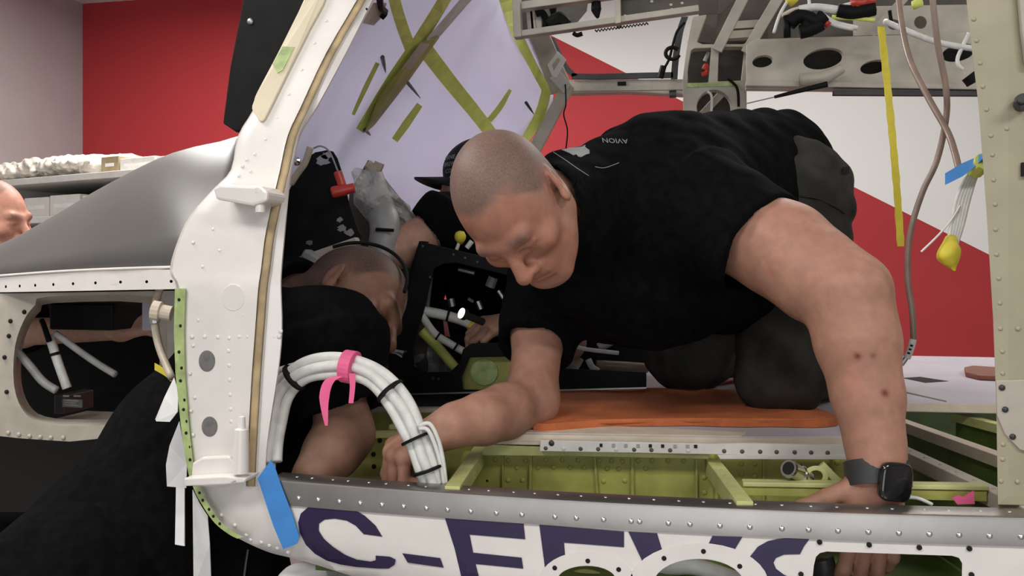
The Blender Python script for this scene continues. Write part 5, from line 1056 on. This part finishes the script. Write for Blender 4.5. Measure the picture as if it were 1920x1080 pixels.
for nm, poly, lb in [('white_tape', [(326, 708), (308, 745), (291, 786), (293, 790), (318, 791), (333, 772), (334, 735)], 'short flared white tape flap on the green flange'), ('white_tape', [(336, 790), (318, 835), (311, 872), (313, 912), (349, 915), (350, 870)], 'broad white tape flap above the lower hinge'),
        ('white_tape', [(330, 912), (346, 914), (345, 1018), (346, 1024), (328, 1021)], 'narrow white tape strip hanging from the lower hinge'), ('white_tape', [(361, 918), (374, 945), (389, 968), (393, 1020), (396, 1100), (363, 1100)], 'long white tape strip hanging below the green flange')]:
    q = MB().prism([U(a, b, 1.172 + .012 * math.sin(b * .03)) for a, b in poly], (0, .0012, 0)).build(nm, 'tape_white', label=lb, cat='tape')
HT = cable('fuel_hose', [U(300, 540, 1.34), U(292, 570, 1.33), U(291, 612, 1.33), U(300, 655, 1.32), U(322, 708, 1.28)], .0065, 'tan', 'tan hose hanging left of the green flange', 'hose')
MB().tube([U(290, 598, 1.33), U(291, 606, 1.33)], .0085, 8).build('hose_clamp', 'bare', HT)
MB().ribbon([U(322, 712, 1.30), U(312, 700, 1.30), U(290, 687, 1.30)], (.0, 0, .012), .0006).build('yellow_tag', 'strap_y', HT)
MB().lathe(U(322, 588, 1.24), (-1, -.3, .2), [(0, .012), (.016, .012), (.018, .016), (.03, .016), (.032, .01)], 14).build('grommet', 'panel_edge', label='cream grommet left of the green flange', cat='grommet', smooth=False)
# ---------------------------------------------------------------- hanging strap, hoses, taped wires at the right
sd = []
for i, t in enumerate(np.linspace(0, 1, 30)): sd.append(np.array(U(*(np.array([1652, 50]) + (np.array([1684, 462]) - np.array([1652, 50])) * t + np.array([6 * math.sin(t * 2.2), 0])), 1.60)))
st_ = [RT * (.0125 + .0012 * math.sin(i * 2.3)) + FW * .0012 * math.sin(i * .9) for i in range(30)]
MB().ribbon(sd, st_, .0012, sm=0).build('yellow_strap', 'strap_y', label='yellow webbing strap hanging from the roof', cat='strap')
cable('hose', [U(a, b, y) for a, b, y in [(1682, -30, 1.6), (1690, 40, 1.55), (1706, 112, 1.5), (1740, 182, 1.45), (1776, 246, 1.4), (1790, 285, 1.36), (1798, 318, 1.33)]], .0048, 'hose', 'brown hose ending at the blue tape by the cream pillar', 'hose')
H2_ = cable('hose', [U(a, b, 1.46) for a, b in [(1746, -30), (1757, 75), (1773, 160), (1774, 220), (1757, 300), (1729, 362), (1706, 440), (1702, 520), (1710, 580), (1713, 630), (1711, 642)]], .005, 'hose', 'long brown hose with printed end hanging over the rear floor', 'hose')
MB().tube([U(1712, 636, 1.46), U(1707, 655, 1.46), U(1700, 672, 1.46)], .0056, 8).build('printed_sleeve', 'wire_w', H2_, smooth=True); MB().tube([U(1700, 670, 1.46), U(1690, 684, 1.46)], .004, 8).build('hose_tip', 'bare', H2_)
for t in (.2, .42, .64): MB().tube([U(1712 - 12 * t, 640 + 32 * t, 1.455), U(1712 - 12 * (t + .1), 640 + 32 * (t + .1), 1.455)], .0022, 5).build('print_mark', 'black', H2_)
TW = empty('taped_wire_bundle', U(1790, 510, 1.28), 'white wire bundle with yellow taped end hanging by the cream pillar', 'wire')
for j, o in enumerate([-12, -6, 0, 6, 11]):
    MB().tube([U(1848, 300, 1.25), U(1826 + o * .5, 322 + o * .5, 1.28), U(1806 + o, 372, 1.28), U(1794 + o * .9, 425, 1.28), U(1784 + o * .6, 465, 1.28)], .0028, 6).build('wire', 'wire_w', TW, smooth=True)
MB().tube([U(1800, 385, 1.275), U(1785, 410, 1.275), U(1760, 440, 1.275), U(1727, 472, 1.275)], .0016, 5).build('loose_wire', 'wire_w', TW)
e_ = SDF(); e_.cap(U(1784, 452, 1.28), U(1779, 478, 1.28), .0085, .0125, .01); e_.cap(U(1779, 478, 1.28), U(1789, 506, 1.28), .0125, .003, .01); e_.disp = folds(2, .0015, 120); e_.dmax = .004
v, f = e_.mesh(.0015); mkfast('yellow_end', v, f, 'strap_y', TW)
MB().tube([U(1845, 302, 1.25), U(1828, 318, 1.275)], [.012, .013], 10).build('yellow_wrap', 'tape_y', TW)
MB().ribbon([U(1856, 280, 1.24), U(1835, 300, 1.25), U(1805, 318, 1.26), U(1772, 336, 1.27)], [UPV * .012 + RT * .008, UPV * .014 + RT * .006, UPV * .018, UPV * .016], .0008).build('blue_tail', 'tape_blue', TW)
# ---------------------------------------------------------------- loose wiring under the roof
RW = empty('roof_wiring', U(1560, 70, 2.2), 'tangle of white and black wiring hanging from the cabin roof', 'wiring')
for pts, r, mt in [([(1498, 18), (1530, 14), (1572, 19)], .011, 'wire_w'), ([(1540, 26), (1565, 42), (1608, 53)], .0065, 'wire_w'), ([(1542, 36), (1570, 48), (1600, 54)], .006, 'wire_w'), ([(1515, -20), (1520, 30), (1525, 66)], .0045, 'wire_w'), ([(1478, 0), (1462, 28), (1451, 62)], .0045, 'wire_w'),
        ([(1465, 30), (1490, 18), (1515, 16)], .006, 'panel_edge'), ([(1480, 45), (1500, 30), (1530, 40), (1545, 30)], .02, 'black'), ([(1500, 60), (1520, 55), (1540, 45)], .02, 'black'), ([(1475, 30), (1476, 70)], .010, 'black'), ([(1510, 40), (1525, 62)], .016, 'black'),
        ([(1545, 40), (1555, 48)], .010, 'red'), ([(1570, 20), (1600, 24), (1640, 16)], .02, 'black'), ([(1595, 8), (1640, 2)], .016, 'red'), ([(1590, 20), (1615, 16)], .014, 'red'), ([(1578, 12), (1610, 4)], .006, 'wire_w'), ([(1560, 32), (1600, 34), (1640, 38)], .006, 'tape_y'),
        ([(1478, -8), (1490, 6)], .014, 'strap_y'), ([(1660, 40), (1700, 58), (1760, 80), (1830, 92)], .0075, 'wire_w'), ([(1817, 62), (1806, 85), (1796, 108), (1797, 122), (1806, 130)], .005, 'wire_w'), ([(1815, 142), (1822, 150), (1826, 156)], .018, 'black'), ([(1668, 20), (1672, 46)], .005, 'black'), ([(1712, 10), (1728, 4)], .012, 'tape_y')]:
    MB().tube([U(a, b, 2.22 if a < 1700 else 2.15) for a, b in pts], r * .9, 8).build('wire', mt, RW, smooth=True)
CC = cable('cable', [U(a, b, 2.6) for a, b in [(1284, 42), (1270, 58), (1262, 82), (1255, 110), (1243, 132)]], .004, 'black', 'black coiled cable hanging in the far window')
MB().tube([U(1265 - 4 + 13 * math.cos(t), 100 + 11 * math.sin(t), 2.6) for t in np.linspace(.3, 5.6, 14)], .006, 7).build('coil', 'black', CC); MB().tube([U(1244, 124, 2.6), U(1238, 146, 2.6)], .010, 8).build('plug', 'black', CC)
# pink tag and wire in the right bay
MB().prism([U(a, b, 1.24) for a, b in [(1787, 936), (1800, 930), (1808, 934), (1826, 922), (1828, 945), (1795, 946)]], (0, .006, 0)).build('pink_tape', 'tape_pink', label='scrap of pink tape in the bay by the cream pillar', cat='tape')
cable('wire', [U(1690, 932, 1.23), U(1720, 934, 1.23), U(1748, 946, 1.23)], .0025, 'wire_w', 'thin pale wire beside the watch hand', 'wire')
cable('pipe', [U(1235, 1070, 1.28), U(1300, 1062, 1.26), U(1400, 1095, 1.25)], .012, 'wire_w', 'pale pipe behind the larger round hole', 'pipe')
cable('pipe', [U(1065, 1082, 1.25), U(1100, 1075, 1.25), U(1150, 1090, 1.25)], .006, 'green_light', 'green pipe behind the smaller round hole', 'pipe')
cable('pipe', [U(1540, 1045, 1.24), U(1545, 1070, 1.24), U(1542, 1120, 1.24)], .016, 'blackm', 'black connector behind the square cutout', 'connector')
# ---------------------------------------------------------------- nose bay contents
NB = MB().box(U(92, 618, 1.86), U(268, 566, 1.98)).build('avionics_tray', 'black', label='black equipment tray under the nose strip', cat='tray', bevel=.004)
MB().box(U(266, 620, 1.82), U(304, 562, 1.84)).build('end_plate', 'floor_panel', NB, bevel=.002)
LBX = MB().box(U(101, 776, 1.75), U(176, 730, 1.85)).build('equipment_box', 'blackm', label='black labelled equipment box in the nose bay', cat='box', bevel=.003)
MB().box(U(117, 763, 1.748), U(155, 749, 1.7505)).build('label_plate', 'grey_patch', LBX)
for k in range(3): MB().box(U(120, 752 + k * 4.2, 1.7465), U(150 - 6 * (k % 2), 750.5 + k * 4.2, 1.7485)).build('print_line', 'print', LBX)
for k in (0, 1): MB().box(U(118 + 20 * k, 744, 1.7475), U(130 + 22 * k, 741, 1.7495)).build('print_line', 'print', LBX)
MB().box(U(40, 800, 1.70), U(300, 777, 1.92)).build('bay_shelf', 'interior', AIR, bevel=.003)
WS = cable('cable', [(94, 632, 1.95), (104, 665, 1.93), (116, 700, 1.92), (126, 728, 1.92)], .010, 'wire_w', 'white sleeved cable down to the labelled box')
for t in (.3, .55, .8): MB().tube([C(94 + 32 * t, 632 + 96 * t, 1.928), C(95.5 + 32 * t, 637 + 96 * t, 1.928)], .0112, 8).build('sleeve_band', 'black', WS)
cable('cable', [(104, 625, 1.92), (140, 652, 1.9), (180, 680, 1.88), (216, 702, 1.86)], .0075, 'wire_g', 'grey cable slanting across the nose bay')
cable('cable', [(25, 652, 1.88), (55, 685, 1.88), (80, 715, 1.87), (106, 732, 1.87)], .009, 'wire_g', 'grey conduit low in the nose bay')
cable('cable', [(78, 600, 1.95), (84, 615, 1.94), (92, 640, 1.93)], .006, 'black', 'black cable knot in the nose bay')
# ---------------------------------------------------------------- shelf with cartons and bags
P0 = KC(-2.62, .42, 4.22); u_ = nrm((KC(-1.25, .42, 3.47) - P0) * (1, 1, 0)); v_ = np.array([-u_[1], u_[0], 0]); Ls_ = 1.55
SHF = empty('shelf_unit', (P0 + u_ * Ls_ / 2 + v_ * .2) * (1, 1, 0), 'white shelf unit standing against the red wall beyond the nose', 'shelf')
def sb(a0, a1, b0, b1, z0, z1): return MB().obox(P0 * (1, 1, 0) + u_ * (a0 + a1) / 2 + v_ * (b0 + b1) / 2 + (0, 0, (z0 + z1) / 2), u_ * (a1 - a0) / 2, v_ * (b1 - b0) / 2, (0, 0, (z1 - z0) / 2))
ZS = [CZ + .42, CZ + .235, CZ + .05, CZ - .4, CZ - .9, .1]
for zq in ZS: sb(0, Ls_, 0, .42, zq - .03, zq).build('shelf_board', 'carton', SHF, bevel=.002)
for a in (0, Ls_ - .03): sb(a, a + .03, .0, .42, 0, ZS[0] - .03).build('side_panel', 'carton', SHF)
sb(0, Ls_, .42, .43, 0, ZS[0]).build('back_panel', 'interior_dark', SHF)
def cart(a0, a1, b0, b1, z0, h, mt, lb, cat='box', grp=None):
    o = sb(a0, a1, b0, b1, z0, z0 + h).build('carton', mt, label=lb, cat=cat, group=grp, bevel=.003); sb(a0 + .03, a1 - .03, b0 - .001, b0 + .002, z0 + h * .4, z0 + h * .6).build('carton_label', 'tape_white', o); return o
for i, (a0, a1, h) in enumerate([(.10, .27, .09), (.28, .47, .095), (.48, .70, .10), (.72, .95, .09)]): cart(a0, a1, .04, .34, ZS[1], h, 'carton', ['white carton nearest the watching man on the second shelf', 'second white carton from the watching man on the shelf', 'third white carton along the second shelf', 'white carton on the second shelf beside the grey nose'][i], 'box', 'cartons on the second shelf')
cart(.84, .96, .05, .3, ZS[0], .075, 'card', 'brown cardboard box on the top shelf'); cart(.97, 1.2, .05, .32, ZS[0], .06, 'carton', 'white carton on the top shelf beside the brown box'); cart(1.21, 1.42, .05, .32, ZS[0], .055, 'carton', 'end white carton on the top shelf nearest the nose')
cart(.2, .5, .05, .3, ZS[2], .10, 'carton', 'white carton on the third shelf behind the watching man')
for i, (a, b, w, d, h, lb) in enumerate([(.20, .2, .22, .18, .07, 'crumpled plastic bags heaped at the end of the top shelf'), (.45, .2, .24, .19, .10, 'crumpled plastic bags heaped mid top shelf'), (.70, .2, .16, .18, .08, 'crumpled plastic bags beside the brown cardboard box')]):
    e_ = SDF(); o_ = P0 * (1, 1, 0) + u_ * a + v_ * b + (0, 0, ZS[0])
    RR = np.array([u_, v_, (0, 0, 1.0)]); r_ = np.random.default_rng(i)
    for k in range(9): e_.ell(o_ + u_ * r_.uniform(-w, w) * .7 + v_ * r_.uniform(-d, d) * .6 + (0, 0, .035 + h * .4 * r_.random()), (.07 + .06 * r_.random(), .08, .025 + .03 * r_.random()), RR, .02)
    e_.cap(o_ - (0, 0, .2), o_ + (0, 0, .002), .6, .6, .002, 's', flat=True); e_.disp = folds(40 + i, .011, 70); e_.dmax = .03
    v, f = e_.mesh(.006); v[:, 2] = np.maximum(v[:, 2], ZS[0] + .001); mkfast('plastic_bag', v, f, 'bag', None, None, label=lb, cat='bag', group='plastic bags on the top shelf')
# ---------------------------------------------------------------- support under the belly, rag at the lower edge
TR = empty('support_trestle', (0.3, 1.9, 0), 'padded trestle carrying the fuselage', 'trestle')
for x in (-.25, .65):
    MB().box((x - .06, 1.35, .72), (x + .06, 2.45, .80)).build('top_beam', 'panel_edge', TR, bevel=.01)
    for y in (1.4, 2.4):
        for s in (-1, 1): MB().bar((x, y, .74), (x + s * .25, y, 0), .06, .04, (0, 1, 0)).build('leg', 'panel_edge', TR)
e_ = SDF(); r_ = np.random.default_rng(9)
for k in range(8): e_.ell(U(555 + 24 * k * .7, 1085 + 12 * r_.random(), 1.24), (.03, .03, .022), k=.015)
e_.disp = folds(33, .004, 60); e_.dmax = .01; v, f = e_.mesh(.003); mkfast('rag', v, f, 'tape_white', None, None, label='crumpled white rag under the lettered skin', cat='rag')
